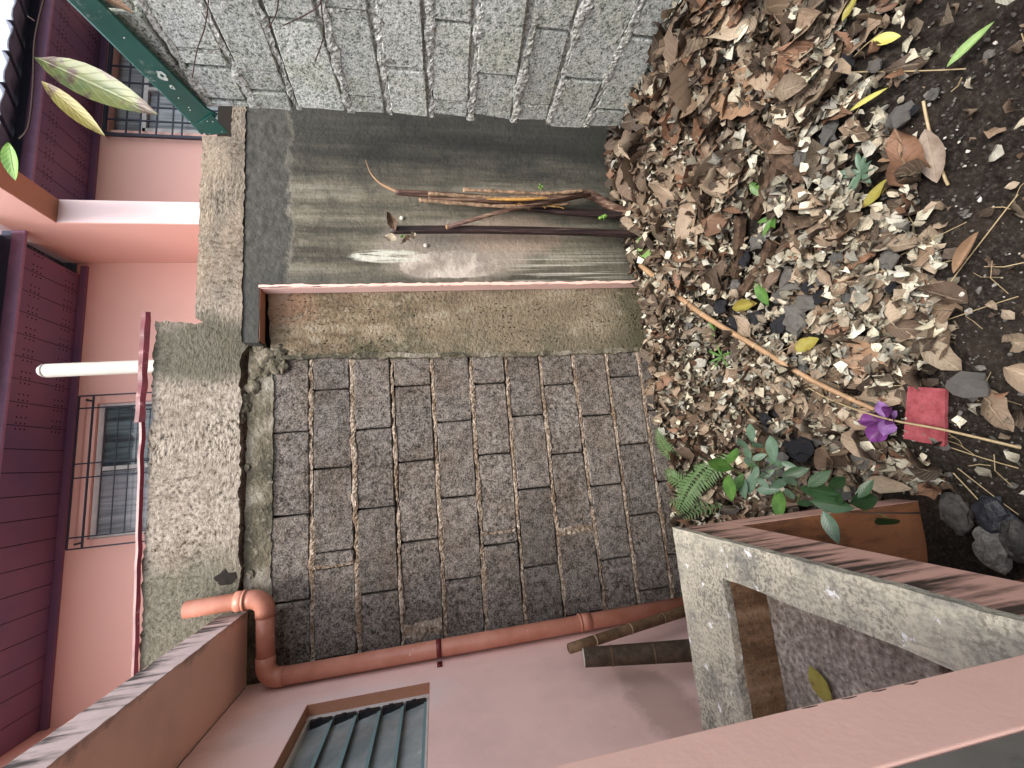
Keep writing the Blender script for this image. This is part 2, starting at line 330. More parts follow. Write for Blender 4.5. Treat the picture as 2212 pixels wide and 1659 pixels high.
M_barkD = plain('dark_bamboo_bark', (.055, .038, .026), .75, .2, 0, .4, 30, (.12, .08, .05), .004)
M_cane = plain('dry_cane', (.36, .225, .125), .55, .35, 0, .25, 16, (.25, .12, .06), .003)
M_ring = plain('pale_stalk_ring', (.34, .24, .15), .7)
M_straw = plain('pale_straw', (.36, .28, .16), .6, .3, 0, .2, 40)
n = N('dry_stalk_skin', .55, .35); s1 = n.noise(1, 5, .65, co=n.vec(70, 70, 4)); c = n.cramp(n.ramp(s1, .32, .68), [(0, (.035, .016, .014)), (.55, (.13, .07, .05)), (1, (.36, .26, .18))]); M_stalk = n.out(c, n.bump(s1, .004, 1))
n = N('black_damp_stalk', .5, .4); s1 = n.noise(1, 5, .65, co=n.vec(80, 80, 3)); c = n.cramp(n.ramp(s1, .42, .74), [(0, (.014, .009, .009)), (.6, (.045, .025, .024)), (1, (.2, .15, .14))]); M_stalkD = n.out(c, n.bump(s1, .004, 1))
M_strip = plain('pale_bark_strip', (.30, .20, .13), .7, .2, 0, .6, 45, (.08, .045, .03), .006)
M_split = plain('split_orange_wood', (.60, .33, .09), .6, .3, 0, .3, 40, (.2, .1, .04), .003)
M_berry = plain('green_berry_skin', (.17, .33, .05), .3, .5)
n = N('brick_red_slab', .85, .2); f = n.noise(30, 4, .65); c = n.mix(n.ramp(f, .35, .65), (.26, .05, .06), (.42, .105, .125)); c = n.mix(n.ramp(n.noise(60, 3, .6), .62, .7, 0, .6), c, (.12, .07, .06)); M_brickred = n.out(c, n.bump(f, .004, 1))
n = N('purple_petal', .5, .3); c = n.mix(n.ramp(n.noise(25, 4, .6), .35, .65), (.085, .015, .10), (.24, .07, .29)); M_petal = n.out(c, n.bump(n.noise(40, 3, .6), .003, 1)); M_petalL = plain('lilac_petal', (.38, .20, .50), .5, .3, 0, .3, 30, (.2, .06, .26), .002)
n = N('grey_rubble_stone', .9, .2); f = n.noise(60, 4, .7); g = n.rnd(); c = n.mix(n.ramp(f, .35, .65), (.06, .06, .058), (.29, .285, .27)); c = n.mix(n.ramp(g, .0, 1, 0, .5), c, (.33, .31, .28)); M_stone = n.out(c, n.bump(f, .008, 1))
n = N('charcoal_stone', .55, .4); f = n.noise(60, 4, .65); M_char = n.out(n.mix(f, (.008, .009, .013), (.035, .038, .05)), n.bump(f, .005, 1))
M_wood = plain('rotten_dark_wood', (.07, .045, .03), .85, .2, 0, .6, 40, (.2, .14, .1), .006)
n = N('soil', .95, .15); f = n.noise(80, 5, .7); g = n.noise(9, 4, .6); pb = n.voro(70)
c = n.cramp(n.ramp(f, .3, .72), [(0, (.008, .006, .005)), (.55, (.03, .024, .02)), (1, (.10, .088, .075))]); c = n.mix(n.ramp(g, .45, .65, 0, .4), c, (.06, .045, .034))
M_soil = n.out(c, n.bump(n.math('ADD', f, n.math('MULTIPLY', pb, .5)), .01, 1))
def leaf_mat(name, attr=True, col=None, col2=None, rough=.6, veins=True, trans=.0, blot=None):
    n = N(name, rough, .3)
    if attr:
        a = n.nd('ShaderNodeAttribute'); a.attribute_name = 'col'; base = a.outputs['Color']
        f = n.noise(70, 4, .65); c = n.mix(n.ramp(f, .35, .7, 0, .5), base, n.mix(1.0, base, (.45, .38, .32), 'MULTIPLY'))
    else:
        f = n.noise(28, 4, .6); c = n.mix(n.ramp(f, .4, .62), col, col2 or tuple(v*.7 for v in col))
        if blot: c = n.mix(n.ramp(n.noise(16, 4, .6, co=n.vec(off=(3, 3, 3))), .52, .58), c, blot)
    uv = n.nd('ShaderNodeAttribute'); uv.attribute_name = 'uvw'
    sp = n.nd('ShaderNodeSeparateXYZ'); n.set(sp.inputs[0], uv.outputs['Vector'])
    av = n.math('ABSOLUTE', sp.outputs[1])
    mid = n.ramp(av, .03, .12, 1, 0)
    sidev = n.ramp(n.math('FRACT', n.math('ADD', n.math('MULTIPLY', sp.outputs[0], 8.0), n.math('MULTIPLY', av, -2.2))), .0, .2, 1, 0)
    vein = n.math('MAXIMUM', mid, n.math('MULTIPLY', sidev, .6))
    c = n.mix(n.math('MULTIPLY', vein, .4 if attr else .10), c, n.mix(.5, c, (.5, .42, .3)))
    return n.out(c, n.bump(n.math('ADD', n.math('MULTIPLY', vein, -1.0), n.math('MULTIPLY', f, .6)), .002 if attr else .0006, 1))
M_litter = leaf_mat('dry_leaf_litter')
M_lyel = leaf_mat('yellow_leaf', False, (.50, .48, .13), (.42, .38, .10), .45)
M_lgreen = leaf_mat('fresh_green_leaf', False, (.10, .22, .045), (.06, .15, .03), .4)
M_lbright = leaf_mat('pale_green_leaf', False, (.30, .45, .18), (.2, .33, .1), .45)
M_ldull = leaf_mat('dull_olive_leaf', False, (.16, .19, .085), (.11, .14, .06), .4)
M_lyb = leaf_mat('yellow_brown_leaf', False, (.36, .33, .075), (.30, .25, .05), .45, blot=(.14, .08, .03))
M_lteal = leaf_mat('dusty_green_leaf', False, (.13, .21, .15), (.09, .16, .10), .35)
M_ldark = leaf_mat('dark_green_leaf', False, (.022, .06, .022), (.03, .075, .03), .35)
M_fern = leaf_mat('fern_leaflet', False, (.10, .205, .065), (.07, .155, .045), .6)
M_lbrown = leaf_mat('single_brown_leaf', False, (.23, .14, .085), (.33, .21, .13), .6)
M_lgrey = leaf_mat('grey_dry_leaf', False, (.32, .26, .21), (.22, .17, .13), .6)
M_twig = plain('dark_twig', (.05, .025, .02), .7)

def tone(mat, k):      # overall albedo of a finished material
    t = mat.node_tree; b = t.nodes['Principled BSDF'].inputs['Base Color']
    if not b.is_linked: b.default_value = (*[v*k for v in b.default_value[:3]], 1); return
    src = b.links[0].from_socket; m_ = t.nodes.new('ShaderNodeMix'); m_.data_type = 'RGBA'; m_.blend_type = 'MULTIPLY'; m_.inputs[0].default_value = 1
    t.links.new(src, m_.inputs[6]); m_.inputs[7].default_value = (k, k, k, 1) if not isinstance(k, tuple) else (*k, 1); t.links.new(m_.outputs[2], b)
for m_, k_ in ((M_litter, (.86, .87, .85)), (M_blockF, .76), (M_mortF, .85), (M_col, .72), (M_beam, .86), (M_panel, (.74, .75, .74)), (M_soil, .62), (M_rim, 1.08), (M_apron, .85), (M_damp, .8), (M_white, .62), (M_sfloor, .8),
               (M_pipe, 1.05), (M_red, .8), (M_maroon, .9), (M_cane, .8), (M_lgreen, .7), (M_lbright, .7), (M_lyel, .78), (M_lyb, .62), (M_lteal, .68), (M_ldark, .75), (M_fern, .6), (M_lbrown, .7), (M_lgrey, .75), (M_brickred, .62), (M_petal, .6), (M_petalL, .55),
               (M_stone, .75), (M_char, .7), (M_straw, .8), (M_orange, .85), (M_green, .85), (M_tile, 2.6), (M_gutter, 1.8), (M_bark, .85), (M_stalk, .9), (M_ledge, .8), (M_blockR, .95), (M_berry, .7)): tone(m_, k_)
# ------------------------------------------------------------------ ground
xs = np.concatenate([[-60, -20, -6, -3, -2, -1.4], np.arange(-1.1, 2.1, .012), [2.3, 3, 6, 20, 60]])
ys = np.concatenate([[-60, -20, -6, -3, -1.5, -.6, -.1], np.arange(.15, 2.4, .012), [2.6, 3.2, 5, 9, 20, 60]])
gx, gy = np.meshgrid(xs, ys, indexing='ij'); gh = gz(gx, gy)
far = np.clip((np.maximum(np.abs(gx-.4)-2.2, np.maximum(gy-2.5, -gy-2)))/1.0, 0, 1); gh = gh*(1-far)+(-1.66)*far
nzv = np.array([mn.fractal(Vector((a*7, b*7, 0)), 1, 2, 4) if (-1.2 < a < 2.2 and 0 < b < 2.5) else 0 for a, b in zip(gx.ravel(), gy.ravel())]).reshape(gx.shape)
gh = gh+nzv*.008-.012
nx_, ny_ = gx.shape
vs = np.stack([gx, gy, gh], -1).reshape(-1, 3); idx = np.arange(nx_*ny_).reshape(nx_, ny_)
fs = np.stack([idx[:-1, :-1], idx[1:, :-1], idx[1:, 1:], idx[:-1, 1:]], -1).reshape(-1, 4)
ground = mesh('ground', vs.tolist(), fs.tolist(), M_soil, smooth=True); ground['kind'] = 'structure'

# ------------------------------------------------------------------ blocks
def block(name, q, mp, mat, parent, depth=.045, proud=0):
    """q: four (u,z) corners ccw"""
    pts = []
    cx = sum(p[0] for p in q)/4; cz = sum(p[1] for p in q)/4
    for i in range(4):
        a = q[i]; b = q[(i+1) % 4]; ch = random.uniform(.003, .013)
        L = math.dist(a, b)
        if L < .03: ch = .003
        ux, uz = (b[0]-a[0])/L, (b[1]-a[1])/L; nx, nz = uz, -ux
        for t in (ch/L, .5+random.uniform(-.15, .15), 1-ch/L):
            e = random.uniform(-.0025, .002)
            pts.append((a[0]+ux*L*t+nx*e, a[1]+uz*L*t+nz*e))
    n = len(pts); ring = lambda s, d: [mp(cx+(u-cx)*s, cz+(z-cz)*s, d) for u, z in pts]
    w_ = max(abs(q[1][0]-q[0][0]), .05)
    vs = ring(1, -depth)+ring(1, proud-.006)+[mp(u+(.005 if u < cx else -.005), z+(.005 if z < cz else -.005), proud+random.uniform(-.0008, .0008)) for u, z in pts]
    fs = [tuple(range(2*n, 3*n))]+[(r*n+i, r*n+(i+1) % n, (r+1)*n+(i+1) % n, (r+1)*n+i) for r in (0, 1) for i in range(n)]
    return mesh(name, vs, fs, mat, parent)
def bead(m, pts, mp, w0, d0, rag_=1.0, seed=0, step=.009):
    """ragged ridge of squeezed mortar along (u,z) pts"""
    a, b = pts; L = math.dist(a, b); k = max(3, int(L/step)); vs = []
    for i in range(k+1):
        t = i/k; u = a[0]+(b[0]-a[0])*t; z = a[1]+(b[1]-a[1])*t
        n1 = mn.noise(Vector((u*19, z*5, seed))); n2 = mn.noise(Vector((u*47, z*5, seed+9))); n3 = mn.noise(Vector((u*4.3, z*3, seed+4)))
        ww = w0*max(.25, 1+.45*n1*rag_+.22*n2*rag_+.75*n3*rag_); dd = d0+.005*n1*rag_+.003*n2*rag_+.006*n3
        off = .3*w0*mn.noise(Vector((u*16, z, seed+20)))*rag_
        for s, h in ((-1, -.02), (-.9, dd*.45+.0018*random.uniform(-1, 1)), (-.3, dd+.003*random.uniform(-1, 1)), (.3, dd+.0018*random.uniform(-1, 1)), (.85, dd*.3+.0018*random.uniform(-1, 1)), (1, -.02)):
            vs.append(mp(u, z+off+s*ww/2+.0012*random.uniform(-1, 1), h))
    fs = [(i*6+j, (i+1)*6+j, (i+1)*6+j+1, i*6+j+1) for i in range(k) for j in range(5)]
    m.add(vs, fs)

YF = 2.234; YA = 2.15; YB = 2.205; YC = 2.222
# --- front wall of brown-grey blocks
fw = thing('block_wall', (0, YF, -1.3), 'brown-grey concrete block wall facing the camera between the mossy column and the terracotta pipe', 'wall')
mf = mF(YF)
rowR = [578, 669, 756, 843, 930, 1014, 1090, 1164, 1236, 1308, 1378]
rowL = [(577, 1415), (672, 1410), (773, 1406), (868, 1390), (961, 1375), (1050, 1362), (1135, 1353), (1220, 1336), (1306, 1320), (1379, 1303), (1452, 1290)]
lines = []
for xr, (xl, yl) in zip(rowR, rowL):
    a = P(xr, 775, 'y', YF); b = P(xl, yl, 'y', YF); lines.append((a, b))
def lz(i, X):
    if i > 10: return lz(10, X)-.2*(i-10)
    a, b = lines[i]; return a.z+(b.z-a.z)*(X-a.x)/(b.x-a.x)
joints = [[933, 1112, 1296], [841, 1010, 1189, 1223, 1416], [926, 1096, 1278], [833, 995, 1168, 1357], [910, 1073, 1249],
          [828, 981, 1149, 1176, 1359], [898, 1056, 1224, 1352], [830, 981, 1148, 1330], [898, 1050, 1211], [813, 960, 1114, 1279], [885, 1040, 1200]]
XR, XL = .60, -1.02
mo = MB()
for r, js in enumerate(joints):
    xm = (rowR[r]+(rowR[r+1] if r < 10 else 1450))/2
    ux = [XR]
    for yj in js:
        frac = (yj-775)/630; xx = xm+frac*45
        ux.append(P(xx, yj, 'y', YF).x)
    while ux[-1] > XL: ux.append(ux[-1]-.395)
    for i in range(len(ux)-1):
        x1, x0 = ux[i], ux[i+1]
        x1 -= 0 if i == 0 else .003; x0 += .004
        if r in (1, 5, 7) and i < len(ux)-1 and False: pass
        gt = .006 if r else .0; gb = .014
        q = [(x0, lz(r+1, x0)+.005), (x1, lz(r+1, x1)+.005), (x1, lz(r, x1)-gb), (x0, lz(r, x0)-gb)]
        block('concrete_block', q, mf, M_blockF, fw, proud=random.uniform(-.003, .003))
    if 0 < r: bead(mo, ((XR-.005, lz(r, XR)-.006), (XL, lz(r, XL)-.006)), mf, .017+.004*(r % 3), .002, 1.2, seed=r*3)
# mortar filled joints
for r, yj, th in ((3, 1357, .055), (1, 1218, .02), (5, 1149, .016), (7, 1146, .035)):
    frac = (yj-775)/630; xm = (rowR[r]+rowR[r+1])/2+frac*45; c0 = P(xm, yj, 'y', YF)
    mp2 = lambda u, z, d: (z, YF-d, u)
    bead(mo, ((lz(r+1, c0.x)+.01, c0.x), (lz(r, c0.x)-.012, c0.x)), mp2, th, .004, 1, seed=r+40)
mo.build('mortar', M_mortF, fw)
m = MB(); m.box((XL, YF+.03, -1.75), (XR+.38, YF+.17, .86)); m.build('wall_core', M_core, fw)
m = MB(); prism(m, ragged([(XL, -1.75), (XR, -1.75), (XR, lz(10, XR)-.012), (XL, lz(10, XL)-.20)], .03, .004), 0, .012, mF(YF+.02)); 

# --- column
m = MB(); prism(m, ragged([(.53, -1.75), (.99, -1.75), (.99, .80), (.60, .78), (.585, .45), (.555, 0), (.545, -.6)], .025, .0035), -.1, 0, mF(YC))
col_ = thing('concrete_column', (.77, YC, -1.3), 'tall tan concrete column stained green and black, recessed beside the grey panel', 'column')
m.build('column_face', M_col, col_)
m = MB(); prism(m, ragged([(.535, -1.7), (.56, -1.7), (.565, -.5), (.60, .3), (.612, .76), (.585, .76), (.572, .3), (.542, -.5)], .015, .005), -.05, .006, mF(YC-.001)); m.build('mortar_edge', M_damp, col_)
# --- grey panel (proud) with its pink painted returns
pa = thing('panel_wall', (1.5, YA, -1.3), 'smooth dark grey stained wall panel behind the dry stalks, right of the column', 'wall')
eT = P(565, 617, 'y', YA); eB = P(1370, 609, 'y', YA)
m = MB(); prism(m, ragged([(eB.x, -1.75), (2.6, -1.75), (2.6, .884), (.66, .884), (.655, .812), (eT.x, .812)], .03, .0022, sides=(2, 4, 5)), -.068, 0, mF(YA)); m.build('panel', M_panel, pa)
m = MB()   # pink paint left on the edges
prism(m, ragged([(eB.x-.008, -1.25), (eB.x+.007, -1.25), (eT.x+.003, .815), (eT.x-.010, .815)], .02, .003), 0, .0025, mF(YA)); m.build('painted_edge', M_pinkP, pa)
m = MB(); m.box((eT.x-.013, YA+.003, -1.25), (eT.x-.0105, YC-.001, .808)); m.build('painted_return', M_pinkW, pa)
m = MB(); m.box((.665, YA+.003, .8085), (eT.x-.003, YC-.002, .8112)); m.build('lintel_underside', M_orange, pa)  # pink underside, its shade put into a darker orange-brown colour
# --- beams
bm_ = thing('concrete_beam', (1.4, YA, .9), 'rough grey concrete beam along the top of the smooth panel, below the pink facade', 'beam')
m = MB(); prism(m, ragged([(.66, .886), (2.6, .886), (2.6, .948), (1.772, .950), (1.772, 1.087), (.785, 1.087)], .02, .004), -.1, .006, mF(YA)); m.build('beam_body', M_beam, bm_)
m = MB(); m.box((1.772, YA+.06, .95), (2.5, YA+.1, 1.05)); m.build('gap_shade', M_core, bm_)  # near-black box: the void's shade is put into its colour
bb = thing('wall_beam', (0, YB, .9), 'deep scratched cement band on top of the block wall, under the maroon metal strip', 'beam')
m = MB(); zt = lambda x: 1.305-.0*x
prism(m, ragged([(-1.6, .885), (.60, .915), (.66, .88), (.784, .9), (.784, 1.16), (.80, 1.29), (-1.6, 1.27)], .02, .006), -.12, 0, mF(YB)); m.build('beam_body', M_beam, bb)
m = MB(); prism(m, ragged([(-1.6, .785), (.63, .77), (.655, .885), (-1.6, .90)], .02, .004), -.1, 0, mF(YF-.006)); m.build('lower_band', M_damp, bb)
m = MB()      # lumps of squeezed mortar under the band
def lump(m, c, r, sq=(1, .5, 1), sub=2, rough=.35, seed=0):
    bmesh = __import__('bmesh'); b = bmesh.new(); bmesh.ops.create_icosphere(b, subdivisions=sub, radius=1)
    for v in b.verts:
        k = 1+rough*mn.noise(v.co*1.7+Vector((seed, seed*2, 0)))+rough*.5*mn.noise(v.co*4+Vector((seed, 0, 3)))
        v.co = v.co*k
    b.verts.index_update()
    m.add([(c[0]+v.co.x*r*sq[0], c[1]+v.co.y*r*sq[1], c[2]+v.co.z*r*sq[2]) for v in b.verts], [[v.index for v in f.verts] for f in b.faces]); b.free()
for k, (x, y, r) in enumerate([(575, 770, .05), (600, 765, .045), (555, 800, .04), (545, 835, .035), (530, 880, .03), (612, 790, .03), (590, 790, .04), (520, 905, .025), (560, 750, .035), (528, 860, .022), (575, 800, .03), (533, 1010, .016), (540, 1240, .018)]):
    lump(m, P(x, y, 'y', YF-.008), r, (1.1, .35, .9), 3, .5, k*3.3)
m.build('mortar_lump', M_damp, bb, smooth=True)
m = MB(); c0 = P(487, 1248, 'y', YB); lump(m, (c0.x, YB+.002, c0.z), .045, (.9, .12, 1.0), 2, .9, 5); m.build('broken_hole', M_core, bb)
# --- maroon metal strip
def wav(x0, x1, z, h, Y, sag=.004, nseg=60, sd_=0):
    m = MB(); vs = []
    for i in range(nseg+1):
        x = x0+(x1-x0)*i/nseg; dz = sag*mn.noise(Vector((x*9, sd_, 0))); dy = sag*1.5*mn.noise(Vector((x*11, sd_, 5)))
        zz = z(x)+dz
        vs += [(x, Y+.03, zz+h*.5+.004), (x, Y+dy, zz+h*.5), (x, Y+dy-.004, zz), (x, Y+dy+.003, zz-h*.5+sag*mn.noise(Vector((x*14, sd_, 9))))]
    m.add(vs, [(i*4+j, (i+1)*4+j, (i+1)*4+j+1, i*4+j+1) for i in range(nseg) for j in range(3)])
    return m
fl = thing('metal_strip', (0, 2.18, 1.3), 'wavy maroon sheet metal strip capping the scratched cement band', 'flashing')
wav(.31, .838, lambda x: 1.318+.0*x, .040, 2.185, .005, 40, 1).build('front_sheet', M_maroon, fl, False)
wav(-1.5, .335, lambda x: 1.312+(x-.31)*.025, .024, 2.192, .0035, 110, 2).build('rear_sheet', M_maroon, fl, False)
o = MB(); o.box((.70, 2.2, 1.27), (.80, 2.3, 1.3)); 

# ------------------------------------------------------------------ retaining wall on the right
XRW = 1.65; mr = mR(XRW)
rw = thing('retaining_wall', (XRW, 1.2, -1.1), 'pale speckled concrete block retaining wall on the right with thick rough mortar joints', 'wall')
top0 = [285, 433, 556, 683, 799, 916, 1029, 1149, 1258, 1389, 1478]; top1 = [(457, 240), (547, 232), (638, 230), (753, 240), (840, 243), (930, 243), (1016, 250), (1109, 253), (1186, 256), (1273, 253), (1354, 253)]
rl = [(P(a, 0, 'x', XRW), P(b, c_, 'x', XRW)) for a, (b, c_) in zip(top0, top1)]
def rz(i, Y):
    if i < 0: return rz(0, Y)+.2
    if i > 10: return rz(10, Y)-.2*(i-10)
    a, b = rl[i]; return a.z+(b.z-a.z)*max(-1.5, (Y-a.y))/(b.y-a.y) if abs(Y-a.y) < 1 else a.z
rj = [[(385, 107), (405, 140), (455, 215)], [(500, 150), (560, 197)], [(640, 45)], [(740, 25), (795, 213)], [(880, 150)], [(985, 50), (975, 222)], [(1060, 162)], [(1200, 67), (1150, 230)], [(1260, 172)], [(1400, 83), (1340, 240)], []]
mo = MB(); YE = 1.80
for r in range(-1, 12):
    us = [YE+random.uniform(-.018, .02)+(.0 if r > 0 else .005)]
    if 0 <= r < 11:
        for (x, y) in sorted(rj[r], key=lambda t: -t[1]): us.append(P(x, y, 'x', XRW).y)
    while us[-1] > -.8: us.append(us[-1]-.385+random.uniform(-.01, .01))
    for i in range(len(us)-1):
        y1 = us[i]-(0 if i == 0 else .006); y0 = us[i+1]+.007
        if y1-y0 < .02: continue
        e = .012*(1 if i == 0 else 0)
        q = [(y0, rz(r+1, y0)+.014), (y1+e*random.uniform(-1, 1), rz(r+1, y1)+.014), (y1+e*random.uniform(-1, 1), rz(r, y1)-.015), (y0, rz(r, y0)-.015)]
        if r == -1:
            q = [(y0, rz(0, y0)+.01), (y1, rz(0, y1)+.01), (y1, max(rz(0, y1)+.03, 1.10-.16*(y1-1.3)-.035)), (y0, max(rz(0, y0)+.03, 1.10-.16*(y0-1.3)-.035))]
        block('concrete_block', q, lambda u, z, d: (XRW-d, u, z), M_blockR, rw, depth=.16 if i == 0 else .014, proud=random.uniform(-.004, .004))
    if r >= 0:
        bead(mo, ((-.6, rz(r, -.6)), (YE+.004, rz(r, YE))), lambda u, z, d: (XRW-d, u, z-.005), .034, .0025, 1.2, seed=r*5+2)
    # a little mortar squeezed out of some vertical joints
    for k, u in enumerate(us[1:4]):
        if 0 <= r < 11 and random.random() < .45:
            bead(mo, ((rz(r+1, u)+.02, u), (rz(r, u)-.02, u)), lambda u_, z_, d: (XRW-d, z_, u_), .014, -.002, 1, seed=r+k*7+60)
mo.build('mortar', M_mortR, rw)
m = MB(); m.box((XRW+.016, -.8, -1.7), (XRW+.049, YE-.03, .90)); m.build('mortar_bed', M_mortR, rw)
m = MB(); m.box((XRW+.05, -.8, -1.7), (XRW+.2, YE-.02, .93)); m.build('wall_core', M_core, rw)
# green flashing on the wall top
gf = thing('green_flashing', (XRW, 1.6, .95), 'green painted metal flashing sloping along the top of the pale block wall', 'flashing')
m = MB(); za = lambda y: 1.104-.2193*(y-1.37); zb = lambda y: 1.019-.273*(y-1.361)
vs = []; ysn = [-.6+i*(2.5/24) for i in range(24)]+[1.9]
for y in ysn:
    yt = y+.05*(y > 1.85); vs += [(1.66, yt, za(y)+.012), (1.622, yt, za(y)+.010), (1.617, yt, za(y)), (1.620, y-.07*(y > 1.85), zb(y)), (1.628, y-.07*(y > 1.85), zb(y)-.004)]
m.add(vs, [(i*5+j, (i+1)*5+j, (i+1)*5+j+1, i*5+j+1) for i in range(len(ysn)-1) for j in range(4)]); m.build('flashing_strip', M_green, gf)
a = P(423, 270, 'x', 1.612); b = P(457, 247, 'x', 1.612); c_ = P(493, 287, 'x', 1.612); d_ = P(447, 293, 'x', 1.612)
m = MB(); t_ = Vector((.003, 0, 0)); m.add([a, b, c_, d_, a+t_, b+t_, c_+t_, d_+t_], [(0, 3, 2, 1), (4, 5, 6, 7), (0, 1, 5, 4), (1, 2, 6, 5), (2, 3, 7, 6), (3, 0, 4, 7)]); m.build('end_flap', M_green, gf)
for (x, y) in [(410, 263), (448, 262), (460, 263), (453, 290), (480, 285), (386, 212), (411, 238), (408, 232), (269, 82)]:
    p = P(x, y, 'x', 1.609); m = MB(); lump(m, p, .0028, (.6, 1, 1), 1, 0, 0); m.build('rivet', M_alu, gf, True)
M_scuff = plain('scuffed_bare_paint', (.55, .62, .56), .6, .3, 0, .3, 60)
for k, (x, y, r) in enumerate([(350, 163, .017), (372, 188, .009)]):
    m = MB(); p = P(x, y, 'x', 1.6165); pr = []
    for i in range(14):
        a_ = 2*math.pi*i/14; rr = r*(1+.25*random.uniform(-1, 1)); pr.append((p.x-.0012, p.y+math.cos(a_)*rr*1.2, p.z+math.sin(a_)*rr))
    inn = [(p.x-.0012, p.y+math.cos(2*math.pi*i/14)*r*.45, p.z+math.sin(2*math.pi*i/14)*r*.4) for i in range(14)]
    m.add(pr+inn, [(i, (i+1) % 14, 14+(i+1) % 14, 14+i) for i in range(14)]); m.build('paint_scuff', M_scuff, gf)
m = MB(); m.box((1.60, 1.97, .885), (2.05, 2.14, 1.09));

# ------------------------------------------------------------------ left house
XW = -.875
hs = thing('pink_house', (XW-.1, 1.2, -1.65), 'pink rendered house wall on the left with a louvre window and concrete canopy', 'house')
wy0, wy1, wz0, wz1 = 1.13, 1.955, .079, .550
m = MB()
m.box((XW-.15, wy1, -1.7), (XW, 2.225, .871)); m.box((XW-.15, wy0, -1.7), (XW, wy1, wz0)); m.box((XW-.15, wy0, wz1), (XW, wy1, .871)); m.box((XW-.15, -.6, -1.7), (XW, wy0, .871))
m.build('wall', M_pinkW, hs)
m = MB(); m.box((XW-.13, wy1-.002, wz0), (XW-.001, wy1-.0005, wz1)); m.box((XW-.13, wy0, wz1-.002), (XW-.001, wy1-.003, wz1-.0005)); m.box((XW-.13, wy0, wz0+.0005), (XW-.001, wy1-.003, wz0+.002)); m.build('reveal', M_orange, hs)
wn = mesh('window', [], [], None, hs)
m = MB(); m.bbox((XW-.1, wy1-.03, wz0+.002), (XW-.04, wy1-.003, wz1-.003), .003); m.bbox((XW-.1, wy0, wz0+.002), (XW-.045, wy1-.03, wz0+.014), .003); m.bbox((XW-.1, wy0, wz1-.015), (XW-.045, wy1-.03, wz1-.003), .003); m.bbox((XW-.1, wy0, wz0+.014), (XW-.04, wy0+.03, wz1-.015), .003); m.build('window_frame', M_alu, wn)
hgt = (wz1-wz0-.03)/5
for k in range(5):
    z0 = wz0+.014+k*hgt; z1 = z0+hgt+.012
    x0, x1 = XW-.048, XW-.07            # bottom edge leans outwards
    m = MB(); m.add([(x0, wy0+.03, z0), (x0, wy1-.045, z0), (x1, wy1-.045, z1), (x1, wy0+.03, z1), (x0-.006, wy0+.03, z0), (x0-.006, wy1-.045, z0), (x1-.006, wy1-.045, z1), (x1-.006, wy0+.03, z1)],
        [(0, 1, 2, 3), (7, 6, 5, 4), (0, 4, 5, 1), (1, 5, 6, 2), (2, 6, 7, 3), (3, 7, 4, 0)])
    pn = m.build('louvre_pane', M_lglass, wn)
    m = MB(); m.box((x0-.002, wy0+.03, z0-.001), (x0+.0022, wy1-.045, z0+.010)); m.build('pane_edge', M_ledge, wn)
    m = MB(); m.bbox((x1-.01, wy1-.05, z0+.004), (x0+.010, wy1-.032, z0+hgt-.006), .002); m.bbox((x1, wy1-.052, z0+hgt*.45), (x0+.016, wy1-.038, z0+hgt*.65), .003); m.build('pane_clip', M_black, wn)
m = MB(); m.box((XW-.14, wy0, wz0), (XW-.12, wy1, wz1)); m.build('dark_backing', M_core, wn)
cn = mesh('canopy', [], [], None, hs)
ZC = .871; XE = -.569
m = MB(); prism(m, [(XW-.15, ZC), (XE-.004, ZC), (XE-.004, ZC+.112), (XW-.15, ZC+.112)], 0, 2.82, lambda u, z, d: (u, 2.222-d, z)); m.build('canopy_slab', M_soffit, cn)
m = MB(); vs = []
K = 150
for i in range(K+1):
    y = 2.2225-2.825*i/K; j = .0018*mn.noise(Vector((y*30, 0, 0))); vs += [(XE-.0036, y, ZC-.0006), (XE+j, y, ZC-.0006+j), (XE+j*1.5, y, ZC+.105+2*j), (XE-.02, y, ZC+.1135+j), (XW-.15, y, ZC+.1135)]
m.add(vs, [(i*5+j, i*5+j+1, (i+1)*5+j+1, (i+1)*5+j) for i in range(K) for j in range(4)]); m.add([(XW-.15, 2.2226, ZC), (XE, 2.2226, ZC), (XE, 2.2226, ZC+.11), (XW-.15, 2.2226, ZC+.11)], [(0, 1, 2, 3)]); m.build('canopy_edge', M_fascia, cn)
m = MB(); pth = [(XW+.0008, 2.2-i*.02, ZC-.004+.003*mn.noise(Vector((i*.5, 0, 0)))) for i in range(60)]; m.tube(pth, .0016, 5); m.build('ceiling_crack', M_core, hs)

# near pier and grey jamb beside the photographer
pr = thing('pink_pier', (-.45, .39, -1.65), 'close pink wall end cut off by the bottom edge of the photo, with hairline cracks', 'pier')
m = MB(); poly = ragged([(-.62, 0), (-.287, 0)], .02, 0)
m.bbox((-.62, .352, -1.7), (-.287, .440, .9), .0015); m.build('pier_body', M_pinkP, pr)
m = MB()
for k in range(4):
    z = -.36-.04*k-random.random()*.02; m.tube([(-.2868, .4375, z), (-.2866, .434+.003*random.random(), z-.008), (-.2868, .4365, z-.018)], [.0003, .0006, .0003], 5)
m.build('edge_crack', M_core, pr)['kind'] = 'stuff'
m = MB(); pts = [Vector((-.2868, .36+.05*t, -.60+.03*math.sin(t*3)-.16*t)) for t in [i/10 for i in range(11)]]; m.tube(pts, .0004, 4); m.build('hairline_crack', M_twig, pr)
gj = MB(); gj.bbox((-.62, .20, -1.7), (-.289, .3505, .9), .001); M_jamb = plain('grey_jamb_paint', (.17, .165, .15), .6, .3, 0, .25, 7, (.07, .06, .05)); tag(gj.build('grey_jamb', M_jamb), 'dull grey jamb at the lower right corner, just behind the close pink pier', 'jamb')

